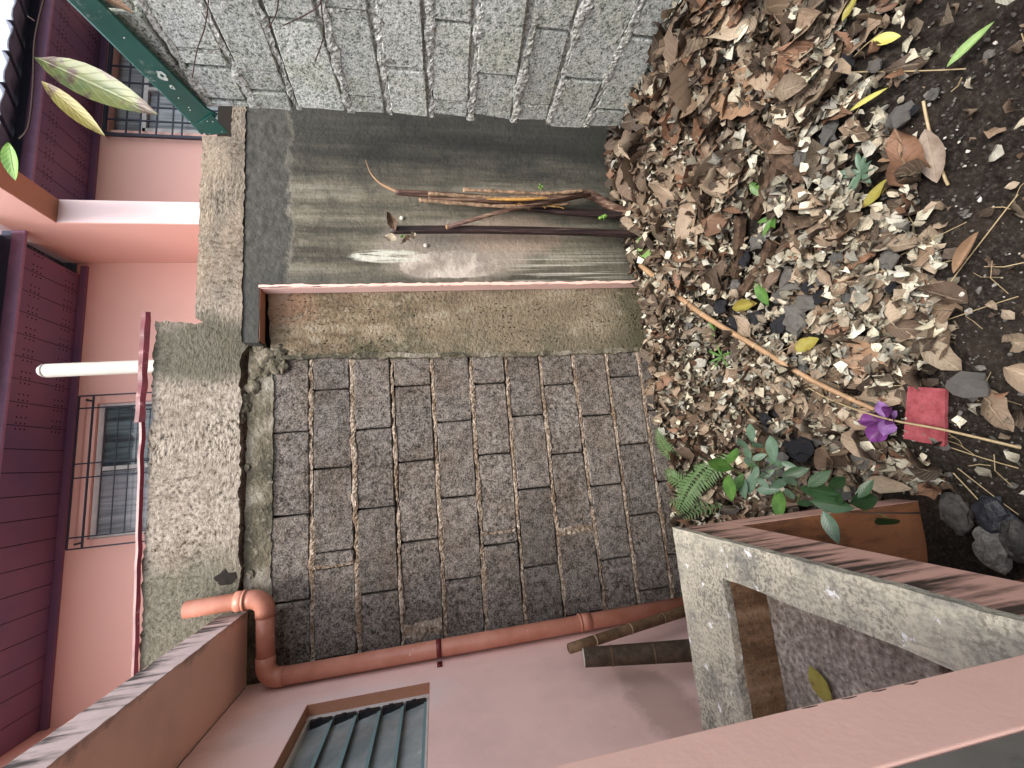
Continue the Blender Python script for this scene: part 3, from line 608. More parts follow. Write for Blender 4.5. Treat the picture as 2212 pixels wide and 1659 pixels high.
# rain pipe
pt_ = thing('rain_pipe', (-.83, 2.12, -1.3), 'terracotta rain pipe on the pink wall, elbowing under the canopy to an open end', 'pipe')
r_ = .0365; pxb = P(1476, 1306, 'y', 2.135); pxt = P(600, 1466, 'y', 2.135)
XP = XW+.045; zE = .765
def arc(c0, u, v, r, n=8): return [Vector(c0)+Vector(u)*(r*math.cos(a))+Vector(v)*(r*math.sin(a)) for a in [i*math.pi/2/n for i in range(n+1)]]
YP = 2.14
m = MB(); m.tube([(XP+.012, YP, -1.6), (XP+.004, YP, -.4), (XP, YP, zE-.07)], r_, 20); m.build('vertical_pipe', M_pipe, pt_, True)
m = MB(); m.tube([(XP, YP, zE-.075)]+arc((XP+.055, YP, zE-.055), (-1, 0, 0), (0, 0, 1), .055)[0:]+[(XP+.09, YP, zE)], r_*1.06, 20); m.build('lower_elbow', M_pipe, pt_, True)
XO = -.505
m = MB(); m.tube([(XP+.085, YP, zE), (XO-.07, YP, zE+.003)], r_, 20); m.build('horizontal_pipe', M_pipe, pt_, True)
m = MB(); m.tube([(XO-.078, YP, zE+.003)]+arc((XO-.055, YP, zE+.058), (0, 0, -1), (1, 0, 0), .055)+[(XO, YP, zE+.085)], r_*1.07, 20); m.build('upper_elbow', M_pipe, pt_, True)
m = MB(); m.tube([(XO, YP, zE+.075), (XO, YP, zE+.12)], r_*1.13, 20); m.tube([(XO, YP, zE+.078), (XO, YP, zE+.088)], r_*1.2, 20); m.build('collar', M_pipe, pt_, True)
m = MB(); m.tube([(XO, YP, zE+.12), (XO-.004, YP, 1.078)], r_*.96, 20, cap=False); m.tube([(XO-.004, YP, 1.0785), (XO, YP, zE+.13)], r_*.86, 20, cap=False); m.build('open_end', M_pipe, pt_, True)
z = P(1255, 1348, 'y', YP).z; m = MB(); m.tube([(XP+.0075, YP, z-.05), (XP+.0072, YP, z+.004)], r_*1.08, 20); m.tube([(XP+.0073, YP, z), (XP+.0072, YP, z+.010)], r_*1.14, 20); m.build('socket_joint', M_pipe, pt_, True)
z = P(948, 1405, 'y', YP).z; m = MB(); m.tube([(XP+.003, YP, z-.012), (XP+.003, YP, z+.010)], r_*1.05, 24); m.box((XW+.001, YP-.075, z-.012), (XW+.004, YP-.025, z+.010)); m.build('strap', M_red, pt_, True)

# ------------------------------------------------------------------ outdoor concrete sink
sk = thing('concrete_sink', (-.57, .95, -1.65), 'weathered concrete wash basin with streaked pink apron, attached to the pink wall', 'basin')
SX0, SX1, SY0, SY1, SZ = XW+.002, -.275, .462, 1.337, -.75
def flat(m, x0, x1, y0, y1, z0, z1, n=40, amp=.0015):
    m.bbox((x0, y0, z0), (x1, y1, z1), .004)
m = MB()
rp = ragged([(SX0, 1.115), (-.377, 1.115), (-.377, .60), (-.377, SY0), (SX1, SY0), (SX1, SY1), (SX0, SY1)], .03, .0018)
prism(m, rp, 0, .022, lambda u, v, d: (u, v, SZ-.022+d)); m.build('rim', M_rim, sk)
m = MB(); m.bbox((SX0, SY0, SZ-.022), (-.377, .545, SZ-.001), .003); m.build('near_rim', M_rim, sk)
m = MB(); m.bbox((SX1-.1, SY0+.002, -.938), (SX1-.003, SY1-.004, SZ-.0225), .006); m.build('apron', M_apron, sk)
m = MB(); m.bbox((SX0, 1.116, -.938), (SX1-.1005, SY1-.004, SZ-.0225), .003); m.build('inner_wall', M_sinner, sk)
m = MB(); m.bbox((SX0, 1.252, -1.70), (SX1-.006, SY1-.005, -.9385), .006); M_panelO = streaky('sink_end_orange_shaded', (.27, .115, .055), (.05, .03, .02), (14, 14, 3), -1.0, -1.7, .8); m.build('end_panel', M_panelO, sk)  # end panel orange darkened: shade under the basin is in the colour
m = MB(); m.box((SX1-.0058, 1.2515, -1.70), (SX1-.0035, SY1-.004, -.9382)); m.build('leg_face', M_apron, sk)
m = MB(); m.bbox((SX0, .70, -.91), (SX1-.1005, 1.1155, -.875), .004); m.build('basin_floor', M_sfloor, sk)
m = MB(); m.bbox((SX0, .55, -1.3), (-.62, .699, -.90), .004); m.box((SX0, .5, -1.35), (-.37, .70, -1.30)); m.build('drain_box', M_sinner, sk)
m = MB(); m.tube([(-.50, 1.0, -1.66), (-.50, 1.0, -1.40)], .03, 14); m.build('drain_pipe', M_pipe, sk, True)
tag(sk, None)

# ------------------------------------------------------------------ far house
YH = 4.8
fh = thing('far_house', (1, YH, -1.6), 'salmon pink house beyond the walls with violet soffit, dark roof edge and grilled windows', 'house')
def farbox(name, a, b, mat, par=fh, c=0):
    m = MB(); (m.bbox(a, b, c) if c else m.box(a, b)); return m.build(name, mat, par)
ZS = 3.5
# facade with two openings, from strips
wx0, wx1 = P(290, 1165, 'y', YH).x-.0, P(190, 870, 'y', YH).x; w1t = P(200, 1000, 'y', YH).z
rx0 = P(235, 280, 'y', YH).x; rx1 = 5.3; r1t = P(240, 200, 'y', YH).z+.0
wxa, wxb = P(200, 1165, 'y', YH).x, P(205, 872, 'y', YH).x
farbox('facade', (-1.95, YH, -1.6), (wxa, YH+.2, ZS+.05), M_far); 
m = MB(); m.box((wxa, YH, w1t), (wxb, YH+.2, ZS+.05)); m.box((wxb, YH, -1.6), (rx0, YH+.2, ZS+.05)); m.box((rx0, YH, r1t), (rx1, YH+.2, ZS+.05)); m.box((rx1, YH, -1.6), (8, YH+.2, ZS+.05)); m.box((wxa, YH, -1.6), (wxb, YH+.2, 1.3)); m.box((rx0, YH, -1.6), (rx1, YH+.2, 1.5)); m.build('facade', M_far, fh)
farbox('side_wall', (-2.15, 1.4, -1.6), (-1.951, YH+.2, ZS+.05), M_far)
m = MB(); m.box((-1.951, YH-.03, 3.44), (2.35, YH-.002, ZS-.002)); m.box((2.95, YH-.03, 3.44), (6, YH-.002, ZS-.002)); m.build('cove_trim', M_viol, fh)
# fin wall with corbel
farbox('fin_wall', (2.40, 4.03, -1.6), (2.62, YH-.001, 3.17), M_farL)
farbox('fin_side', (2.394, 4.034, -1.6), (2.3985, YH-.001, 3.60), M_far)
m = MB(); m.box((2.40, 3.45, 3.172), (2.62, YH-.001, 4.4)); m.build('corbel', M_farL, fh)
farbox('corbel_side', (2.3945, 3.454, 3.172), (2.3985, 4.0335, 4.4), M_far)
farbox('corbel_underside', (2.402, 3.454, 3.165), (2.618, 4.028, 3.1712), M_orange)
# soffit planks
k = 0; x = -1.95
SY = 4.18
M_hole = M_core
hole_m = MB()
while x < 6.2:
    x2 = x+.2
    if not (2.2 < x < 2.6):
        m = MB(); m.box((x+.004, SY, ZS), (x2-.004, YH-.001, ZS+.012)); m.build('soffit_plank', M_viol, fh)
        m = MB(); m.box((x-.004, SY, ZS+.004), (x+.004, YH-.001, ZS+.016)); m.build('plank_joint', M_black, fh)
        if x > .15:
            pass
    x = x2
for X0 in np.arange(.62, 5.6, .05):
    if 2.3 < X0 < 2.7: continue
    for yy in (4.27, 4.31, 4.35, 4.62, 4.66, 4.70):
        if int(round((X0-.62)/.05)) % 4 == 3: continue
        hole_m.add([(X0+.008*math.cos(a), yy+.008*math.sin(a), ZS-.001) for a in [i*math.pi/3 for i in range(6)]], [(5, 4, 3, 2, 1, 0)])
o = hole_m.build('vent_holes', M_core, fh); o['kind'] = 'stuff'
farbox('fascia', (-3, SY-.03, ZS-.01), (2.39, SY-.001, ZS+.09), M_violF, c=.004); farbox('fascia', (2.63, SY-.03, ZS-.01), (8, SY-.001, ZS+.09), M_violF, c=.004)
m = MB(); m.box((-3, SY-.0005, ZS+.02), (8, SY+.03, ZS+.19)); m.build('eaves_board', M_gutter, fh)
x = -2.6; pit_ = .45
while x < 7:
    xw = .33
    if not (2.2 < x < 2.62):
        m = MB(); prof = [(0, 0), (.05, .012), (.12, .014), (.2, -.002), (.26, -.006), (.30, .02), (.332, .05), (.336, -.004)]
        vs = []
        for (du, dz) in prof:
            for (yy, zz) in ((3.90, ZS+.055), (4.35, ZS+.055+.225)): vs.append((x+du, yy, zz+dz))
        for (du, dz) in prof:
            for (yy, zz) in ((3.90, ZS+.067), (4.35, ZS+.067+.225)): vs.append((x+du, yy, zz+dz))
        n_ = len(prof); m.add(vs, [(2*i, 2*i+1, 2*i+3, 2*i+2) for i in range(n_-1)]+[(2*n_+2*i, 2*n_+2*i+2, 2*n_+2*i+3, 2*n_+2*i+1) for i in range(n_-1)]+[(2*i, 2*i+2, 2*n_+2*i+2, 2*n_+2*i) for i in range(n_-1)])
        m.build('roof_tile', M_tile, fh)
    x += xw
farbox('roof_slope', (-3, 4.36, ZS+.18), (8, 6.5, ZS+.26), M_tile)
# left window + grille
def hbar(m, xa, ya, xb, yb, Y, r=.006):
    a = P(xa, ya, 'y', Y); b = P(xb, yb, 'y', Y); m.tube([a, b], r, 4)
zb_ = 1.35
lw = mesh('window', [], [], None, fh)
m = MB(); m.box((wxa, YH+.06, zb_), (wxb, YH+.10, w1t)); m.build('pane', M_fglass, lw)
xm_ = P(250, 1010, 'y', YH).x
m = MB(); m.box((wxa, YH+.052, zb_), (xm_-.03, YH+.058, w1t-.04)); m.build('pane', M_cglass, lw)
m = MB()
for a_, b_ in ((wxa, wxa+.04), (xm_-.02, xm_+.02), (wxb-.04, wxb)): m.bbox((a_, YH+.03, zb_), (b_, YH+.055, w1t-.04), .004)
m.bbox((wxa, YH+.028, w1t-.05), (wxb, YH+.06, w1t-.002), .004); m.build('window_frame', M_alu, lw)
m = MB(); YG = YH-.08
gx0, gx1 = P(143, 1188, 'y', YG).x, P(173, 856, 'y', YG).x; gzt = P(158, 1020, 'y', YG).z
ix0, ix1 = P(175, 1160, 'y', YG).x, P(200, 881, 'y', YG).x; izt = P(190, 1020, 'y', YG).z
for X_ in (gx0, ix0, P(200, 1030, 'y', YG).x, P(200, 1000, 'y', YG).x, ix1, gx1): m.tube([(X_, YG, 1.3), (X_, YG, gzt if X_ not in (ix0, ix1) else gzt)], .009, 4)
for z_ in (gzt, izt): m.tube([(gx0, YG-.002, z_), (gx1, YG-.002, z_)], .009, 4)
for k in range(8): m.tube([(ix0, YG, izt-.11*(k+1)), (ix1, YG, izt-.11*(k+1))], .005, 4)
for X_ in (gx0+.04, gx1-.04): m.tube([(X_, YG, gzt-.06), (X_, YH+.02, gzt-.06)], .012, 4)
m.build('grille', M_navy, fh)
# right window + grille
rwn = mesh('window', [], [], None, fh)
m = MB(); m.box((rx0, YH+.08, 1.5), (rx1, YH+.12, r1t)); m.build('pane', M_cglass, rwn)
m = MB(); m.bbox((rx0+.02, YH+.04, 1.5), (rx0+.08, YH+.075, r1t-.3), .004); m.bbox((rx0+.02, YH+.04, r1t-.34), (rx1, YH+.075, r1t-.29), .004); m.bbox((rx0+.58, YH+.035, 1.5), (rx0+.62, YH+.07, r1t-.3), .004); m.build('window_frame', M_alu, rwn)
m = MB(); m.box((rx0+.62, YH+.07, 1.5), (rx1, YH+.079, r1t-.3)); m.build('tile_reflection_pane', M_fglass, rwn)  # tile reflection put into the glass colour as stripes
m = MB(); YG = YH-.06; g0 = P(300, 293, 'y', YG).x; g1 = 5.35; gt = P(232, 200, 'y', YG).z
m.tube([(g0, YG, 1.5), (g0, YG, gt)], .022, 4); m.tube([(g0, YG, gt), (g1, YG, gt)], .022, 4)
for y_ in (262, 182, 148, 232): X_ = P(330, y_, 'y', YG).x; m.tube([(X_, YG, 1.5), (X_, YG, gt)], .010, 4)
for xx in (275, 305, 340, 375, 395): z_ = P(xx, 240, 'y', YG).z; m.tube([(g0, YG, z_), (g1, YG, z_)], .009, 4)
m.build('grille', M_navy, fh)
for k, (x0_, x1_) in enumerate(((0, 1),)):
    pass
# white pole standing behind the wall
pl = thing('white_pole', (.78, 3.0, -1.6), 'slim white pipe standing upright behind the maroon strip, before the pink facade', 'pole')
m = MB(); m.tube([(.775, 3.0, -1.6), (.785, 3.0, 2.33)], .042, 18); m.build('pole_tube', M_white, pl, True)
m = MB(); m.tube([(.785, 3.0, 2.33), (.785, 3.0, 2.345), (.785, 3.0, 2.362)], [.0425, .041, .030], 18); m.build('pole_cap', M_white, pl, True)

# ------------------------------------------------------------------ leaves
def leaf_grid(nl, nw, L, W, curl, cup, twist, seed, crumple=.0, shape=1.0, tip=1.6):
    r = np.random.default_rng(seed); t = np.linspace(0, 1, nl+1)[:, None]; s = np.linspace(-1, 1, nw+1)[None, :]
    prof = np.sin(np.pi*np.clip(t, 0.0, 1)**shape)**.8*(1-.15*t); prof[0] = .03; prof[-1] = .02
    jag = 1+crumple*r.uniform(-.5, .5, (nl+1, 1))
    x = (t-.5)*L+0*s; y = s*W/2*prof*jag
    ang = curl*(t-.5)
    z = L*.25*curl*((t-.5)**2)*1.2+cup*(np.abs(s)**1.5)*W*.5*prof+0*x
    z += crumple*W*.22*r.uniform(-1, 1, x.shape); y = y+crumple*W*.08*r.uniform(-1, 1, x.shape)
    z += W*.2*twist*(t-.5)*s*2
    v = np.stack([x, y, z], -1).reshape(-1, 3); uv = np.stack([t+0*s, 0*t+s, 0*x], -1).reshape(-1, 3)
    i = np.arange((nl+1)*(nw+1)).reshape(nl+1, nw+1); f = np.stack([i[:-1, :-1], i[1:, :-1], i[1:, 1:], i[:-1, 1:]], -1).reshape(-1, 4)
    return v, f, uv
def put_attr(me, uv, col=None):
    a = me.attributes.new('uvw', 'FLOAT_VECTOR', 'POINT'); a.data.foreach_set('vector', np.asarray(uv, np.float32).ravel())
    if col is not None:
        a = me.attributes.new('col', 'FLOAT_COLOR', 'POINT'); a.data.foreach_set('color', np.asarray(col, np.float32).ravel())
def leaf_mesh(name, mat, col=None, **k):
    v, f, uv = leaf_grid(**k); me = bpy.data.meshes.new(name); me.from_pydata(v.tolist(), [], f.tolist()); me.update(); me.materials.append(mat)
    put_attr(me, uv, None if col is None else np.tile([*col, 1], (len(v), 1))); me.polygons.foreach_set('use_smooth', [True]*len(me.polygons)); return me
def rotm(nrm, ang):
    nrm = Vector(nrm).normalized(); q = Vector((0, 0, 1)).rotation_difference(nrm); return (q.to_matrix() @ Matrix.Rotation(ang, 3, 'Z'))
PAL_B = [(.17, .118, .08), (.235, .172, .125), (.135, .094, .066), (.10, .068, .05), (.28, .215, .16), (.18, .098, .062), (.075, .053, .04), (.33, .265, .20)]
PAL_C = [(.50, .47, .37), (.58, .55, .45), (.42, .38, .30), (.33, .28, .22), (.64, .62, .53), (.26, .21, .16), (.46, .45, .40)]
def leafy(X, Y):          # density of fallen leaves: thins towards the bare soil beside the photographer
    return np.clip((Y-(1.02-.32*X))/.22, 0, 1)
def inside(X, Y):
    return (X < 1.64) & (X > -.84) & (Y < 2.13) & ~((X < -.24) & (Y < 1.37)) | ((X > 1.0) & (X < 2.0) & (Y > 1.83) & (Y < 2.13))
STONES = [(1805, 290, 48), (1745, 340, 40), (1905, 145, 34), (1960, 255, 52), (2030, 205, 26), (1735, 690, 60), (1690, 1005, 70), (2110, 830, 70), (1895, 870, 40), (1935, 560, 44), (1650, 520, 44), (1820, 560, 34), (1790, 600, 34), (1720, 600, 55), (1755, 655, 46), (1565, 820, 30), (1900, 740, 34), (1955, 735, 26), (1880, 990, 50), (1840, 1060, 45), (1600, 615, 30),
                   (1850, 640, 36), (1700, 640, 38), (2050, 960, 30), (1500, 700, 26), (1460, 850, 24), (1905, 1030, 38), (1775, 950, 30), (1745, 800, 28), (1660, 560, 30)]
CHARS = [(1842, 145, 44), (1700, 700, 44), (1785, 640, 38), (1745, 965, 70), (1755, 620, 32), (1650, 690, 46), (1600, 700, 44), (1665, 905, 34), (1570, 660, 34), (1940, 620, 28), (1975, 245, 36), (1600, 780, 26), (1690, 890, 26), (1520, 440, 26), (1620, 560, 40), (1745, 430, 28)]
def seg(x0, y0, x1, y1, r, k=8): return [(x0+(x1-x0)*i/k, y0+(y1-y0)*i/k, r) for i in range(k+1)]
KP = [(x, y, p*.55) for x, y, p in STONES+CHARS]+seg(1408, 572, 1925, 890, 12, 24)+seg(1925, 890, 2212, 955, 6, 12)+seg(1640, 260, 1765, 390, 22)+seg(1700, 350, 1640, 470, 20)+seg(1615, 470, 1600, 600, 15)+seg(1685, 520, 1610, 640, 17)
KP += seg(1985, 850, 2060, 950, 45, 3)+seg(2050, 850, 1985, 940, 40, 3)+[(1935, 910, 40), (1970, 895, 30), (1883, 372, 35), (1575, 770, 25), (1560, 715, 18), (1690, 470, 22)]
for a_ in ((1907, 93, 1972, 82, 14), (2073, 148, 2178, 50, 14), (1860, 243, 1945, 192, 10), (1845, 50, 1880, -10, 14), (1885, 450, 1955, 380, 14), (1735, 755, 1790, 730, 18), (1655, 655, 1600, 665, 12), (1395, 515, 1430, 560, 14), (1640, 395, 1670, 425, 12), (1650, 610, 1680, 660, 12), (2025, 280, 2050, 395, 25), (2140, 500, 2085, 590, 14)): KP += seg(*a_, 4)
KO = []
for x_, y_, r_px in KP:
    p_ = G(x_, y_); KO.append((p_.x, p_.y, r_px*p_.dot(AF)/F_PX))
KO = np.array(KO)
# scattered litter (uncountable): one object
NV = 40
tmplB = [leaf_grid(5, 2, 1, .5+.25*random.random(), random.uniform(-3.2, 3.2), random.uniform(-1.3, 1.5), random.uniform(-2, 2), 100+i, .55, random.uniform(.75, 1.1)) for i in range(NV)]
tmplC = [leaf_grid(3, 2, 1, .7, random.uniform(-2.4, 2.4), random.uniform(-1.4, 1.4), random.uniform(-2, 2), 300+i, 1.0, random.uniform(.7, 1.2)) for i in range(NV)]
AVv = []; AFf = []; AUu = []; ACc = []; off = 0
def scatter(cnt, tm, smin, smax, pal, tilt, lift, dens, wt=None, pile=1.0):
    global off
    X = rng.uniform(-.84, 2.0, cnt*3); Y = rng.uniform(.25, 2.13, cnt*3)
    k = inside(X, Y) & (rng.random(cnt*3) < dens(X, Y)); X = X[k][:cnt]; Y = Y[k][:cnt]; Z = gz(X, Y)
    for i in range(len(X)):
        if len(KO) and ((KO[:, 0]-X[i])**2+(KO[:, 1]-Y[i])**2 < (KO[:, 2]+smin*.35)**2).any() and rng.random() < .93: continue
        v, f, uv = tm[rng.integers(NV)]; s = rng.uniform(smin, smax)*(1 if rng.random() < .8 else 1.25)
        nr = Vector((rng.normal()*tilt, rng.normal()*tilt, 1)); R_ = np.array(rotm(nr, rng.uniform(0, 6.28)))
        AVv.append((v*s) @ R_.T+np.array([X[i], Y[i], Z[i]+abs(rng.normal())*lift*pile+s*.08])); AFf.append(f+off); off += len(v); AUu.append(uv)
        c = np.array(pal[rng.integers(len(pal))])*rng.choice([rng.uniform(.35, .8), rng.uniform(.8, 1.35)], p=[.4, .6]); ACc.append(np.tile([*c, 1], (len(v), 1)))
scatter(3900, tmplB, .05, .14, PAL_B, .75, .026, lambda X, Y: leafy(X, Y)*.9+.015)
scatter(2400, tmplB, .05, .10, PAL_B, .9, .03, lambda X, Y: leafy(X, Y)*np.clip((Y-1.75)/.2, .12, 1))
scatter(12000, tmplC, .016, .058, PAL_C, .75, .032, lambda X, Y: leafy(X, Y)*np.clip(1.15-.7*np.abs(X-.45), .15, 1)+.015)
scatter(3500, tmplC, .015, .045, PAL_B, .8, .02, lambda X, Y: leafy(X, Y)*.8+.10)
v = np.concatenate(AVv); f = np.concatenate(AFf); me = bpy.data.meshes.new('leaf_litter')
me.vertices.add(len(v)); me.vertices.foreach_set('co', v.ravel().astype(np.float32)); me.loops.add(f.size); me.loops.foreach_set('vertex_index', f.ravel().astype(np.int32))
me.polygons.add(len(f)); me.polygons.foreach_set('loop_start', np.arange(0, f.size, 4, dtype=np.int32)); me.update(calc_edges=True)
put_attr(me, np.concatenate(AUu), np.concatenate(ACc)); me.materials.append(M_litter); me.polygons.foreach_set('use_smooth', [True]*len(f))
lit = bpy.data.objects.new('leaf_litter', me); C.objects.link(lit); tag(lit, 'crumbled brown and cream dead leaves covering the sloping ground', 'leaf litter', kind='stuff')
# the largest dead leaves, one object each
bigm = [leaf_mesh('leaf', M_litter, col=np.array(PAL_B[i % 8])*random.uniform(.9, 1.35), nl=10, nw=6, L=1, W=random.uniform(.42, .72), curl=random.uniform(-1.8, 2.0), cup=random.uniform(-.8, 1.4), twist=random.uniform(-1.4, 1.4), seed=500+i, crumple=.3, shape=random.uniform(.75, 1.05)) for i in range(24)]
def place_leaf(me, p, s, nrm, ang, parent=ground, name='leaf'):
    o = bpy.data.objects.new(name, me); C.objects.link(o)
    if parent: o.parent = parent
    mm = rotm(nrm, ang).to_4x4(); o.matrix_local = Matrix.Translation(p) @ mm @ Matrix.Scale(s, 4); return o
cnt = 0
while cnt < 230:
    if cnt < 95: X_, Y_ = random.uniform(.75, 1.6), random.uniform(.5, 2.0)
    elif cnt < 160: X_, Y_ = random.uniform(-.7, 1.9), random.uniform(1.75, 2.1)
    else: X_, Y_ = random.uniform(-.2, 1.3), random.uniform(.8, 1.9)
    if not inside(np.array(X_), np.array(Y_)) or random.random() > float(leafy(X_, Y_))+.08: continue
    if len(KO) and ((KO[:, 0]-X_)**2+(KO[:, 1]-Y_)**2 < (KO[:, 2]+.03)**2).any(): continue
    s = random.uniform(.19, .31) if cnt < 48 else random.uniform(.10, .18) if cnt < 95 else random.uniform(.08, .14)
    place_leaf(random.choice(bigm), (X_, Y_, float(gz(X_, Y_))+random.uniform(.025, .055)), s, (random.gauss(0, .5), random.gauss(0, .5)-.1, 1), random.uniform(0, 6.28)); cnt += 1
# ------------------------------------------------------------------ gravel, rubble, twigs
def stone_mesh(name, mat, seed, sub=1, rough=.5):
    m = MB(); lump(m, (0, 0, 0), 1, (1, .8, .55), sub, rough, seed); me = bpy.data.meshes.new(name); me.from_pydata(m.v, [], m.f); me.update(); me.materials.append(mat); return me
sm = [stone_mesh('stone', M_stone, i*1.7, 2, .75) for i in range(7)]; cm = [stone_mesh('charcoal', M_char, 20+i*1.7, 2, .75) for i in range(5)]
pv = []; pf = []; o_ = 0; M_grav = None
n = N('gravel_bits', .9, .2); a = n.nd('ShaderNodeAttribute'); a.attribute_name = 'col'; f_ = n.noise(120, 3, .6); M_grav = n.out(n.mix(n.ramp(f_, .3, .7, 0, .5), a.outputs['Color'], (.05, .045, .04)), n.bump(f_, .003, 1))
tm = []
for i in range(10):
    m = MB(); lump(m, (0, 0, 0), 1, (1, .8, .6), 1, .8, i*2.1); vv = np.array(m.v); ff = np.array(m.f)
    tm.append((vv, ff))
pc = []
for i in range(5200):
    X_ = rng.uniform(-.6, 1.64); Y_ = rng.uniform(.2, 2.0)
    if not inside(np.array(X_), np.array(Y_)) or rng.random() < float(leafy(X_, Y_))*.75: continue
    vv, ff = tm[rng.integers(10)]; s = rng.uniform(.0018, .0055)*(1 if rng.random() < .9 else 2.4); R_ = np.array(rotm((rng.normal(), rng.normal(), 1), rng.uniform(0, 6)))
    pv.append((vv*s) @ R_.T+np.array([X_, Y_, float(gz(X_, Y_))-.008+s*.5])); pf.append(ff+o_); o_ += len(vv)
    g_ = rng.uniform(.03, .17) if rng.random() < .9 else rng.uniform(.3, .6); pc.append(np.tile([g_*1.05, g_, g_*.93, 1], (len(vv), 1)))
me = bpy.data.meshes.new('gravel'); me.from_pydata(np.concatenate(pv).tolist(), [], np.concatenate(pf).tolist()); me.update()
a = me.attributes.new('col', 'FLOAT_COLOR', 'POINT'); a.data.foreach_set('color', np.concatenate(pc).astype(np.float32).ravel()); me.materials.append(M_grav)
go = bpy.data.objects.new('gravel', me); C.objects.link(go); tag(go, 'fine dark gravel and grit on the bare soil in the lower foreground', 'gravel', kind='stuff')
def put_stone(me, x, y, px, squash=1.0, ang=None, name='stone'):
    p = G(x, y, .01); dep = p.dot(AF); s = px*dep/F_PX/2
    o = bpy.data.objects.new(name, me); C.objects.link(o); o.parent = ground
    o.matrix_local = Matrix.Translation(p+Vector((0, 0, s*.35+.008))) @ Matrix.Rotation(random.uniform(0, 6.28) if ang is None else ang, 4, 'Z') @ Matrix.Scale(s, 4); return o
for (x, y, px) in STONES:
    put_stone(random.choice(sm), x, y, px)
for (x, y, px) in CHARS:
    put_stone(random.choice(cm), x, y, px, name='charcoal')
# big stones under and beside the sink
M_rockD = plain('shaded_rock', (.055, .052, .05), .9, .2, 0, .5, 30, (.13, .125, .115), .006)  # rock colour lowered to carry the shade beside the basin
def rock(x, y, z, r, mat, label, seed, sq=(1.2, .8, .5)):
    p = P(x, y, 'z', z); m = MB(); lump(m, p, r, sq, 3, .35, seed); tag(m.build('rock', mat, smooth=False), label, 'rock', 'rubble beside the basin')
rock(2145, 1190, -1.56, .05, M_stone, 'light grey rock nearest the streaked apron', 3.1)
rock(2150, 1120, -1.58, .055, M_char, 'black rock above the light grey rock beside the basin', 4.4)
rock(2065, 1110, -1.60, .05, M_rockD, 'dark grey rock nearest the orange basin leg', 6.4)
rock(2200, 1170, -1.56, .045, M_rockD, 'grey rock cut by the right photo edge beside the basin', 8.4)
# dark wood pieces
for (x0, y0, x1, y1, r, lab) in [(1640, 260, 1765, 390, .028, 'dark rotten plank half buried in leaves left of the upper green weed'), (1700, 350, 1640, 470, .025, 'dark rotten plank crossing the leaves below the longer plank'), (1615, 470, 1600, 600, .02, 'short split brown plank lying across the leaves above the cane'), (1685, 520, 1610, 640, .022, 'blackened wood strip beside the middle of the cane')]:
    a = G(x0, y0, .02); b = G(x1, y1, .02); m = MB(); K = 10; vs = []
    d = (b-a); sdv = Vector((-d.y, d.x, 0)).normalized()
    for i in range(K+1):
        t = i/K; q = a+d*t; ww = r*(1+.25*random.uniform(-1, 1))*(.6 if i in (0, K) else 1)
        q.z = float(gz(q.x, q.y))+.04+.006*random.random(); vs += [q-sdv*ww-Vector((0, 0, .03)), q-sdv*ww, q-sdv*ww*.1+Vector((0, 0, .005*random.random())), q+sdv*ww, q+sdv*ww-Vector((0, 0, .03))]
    m.add(vs, [(i*5+j, i*5+j+1, (i+1)*5+j+1, (i+1)*5+j) for i in range(K) for j in range(4)]+[(4, 3, 2, 1, 0), tuple(K*5+j for j in range(5))]); tag(m.build('wood_plank', M_wood), lab, 'plank', 'rotten wood in the litter')
# twigs and straws
tw = MB()
def gpath(pts, lift=.02, k=6):
    out = []
    for i in range(len(pts)-1):
        a = G(*pts[i]); b = G(*pts[i+1])
        for j in range(k): q = a.lerp(b, j/k); q.z = float(gz(q.x, q.y))+lift; out.append(q)
    q = G(*pts[-1]); q.z += lift; out.append(q); return out
for pts, r in [([(1880, 890), (2010, 690), (2212, 420)], .0016), ([(2060, 690), (2212, 640)], .0013), ([(2010, 220), (2035, 330), (2060, 400)], .004), ([(1780, 160), (2100, 150)], .0016), ([(1940, 560), (2100, 480)], .001), ([(2020, 950), (2212, 1010)], .0015), ([(2070, 1020), (2190, 1150)], .0018), ([(2080, 1010), (2212, 1110)], .0014), ([(1700, 1150-540), (1780, 660)], .0012), ([(1480, 640), (1530, 760), (1560, 880)], .0015), ([(1860, 640), (1960, 590), (2080, 560)], .0012)]:
    tw.tube(gpath(pts), r, 5)
for i in range(260):
    X_ = random.uniform(-.3, 1.6); Y_ = random.uniform(.35, 2.0)
    if not inside(np.array(X_), np.array(Y_)): continue
    a = random.uniform(0, 6.28); L = random.uniform(.03, .10); z_ = float(gz(X_, Y_))+random.uniform(.0, .035); tw.tube([(X_, Y_, z_), (X_+math.cos(a)*L*.5, Y_+math.sin(a)*L*.5, z_+.004), (X_+math.cos(a+.2)*L, Y_+math.sin(a+.2)*L, float(gz(X_+math.cos(a)*L, Y_+math.sin(a)*L))+random.uniform(.0, .03))], random.uniform(.0006, .0016), 4)
o = tw.build('fallen_twigs', M_straw); tag(o, 'thin straw coloured twigs strewn over soil and leaves', 'twigs', kind='stuff')

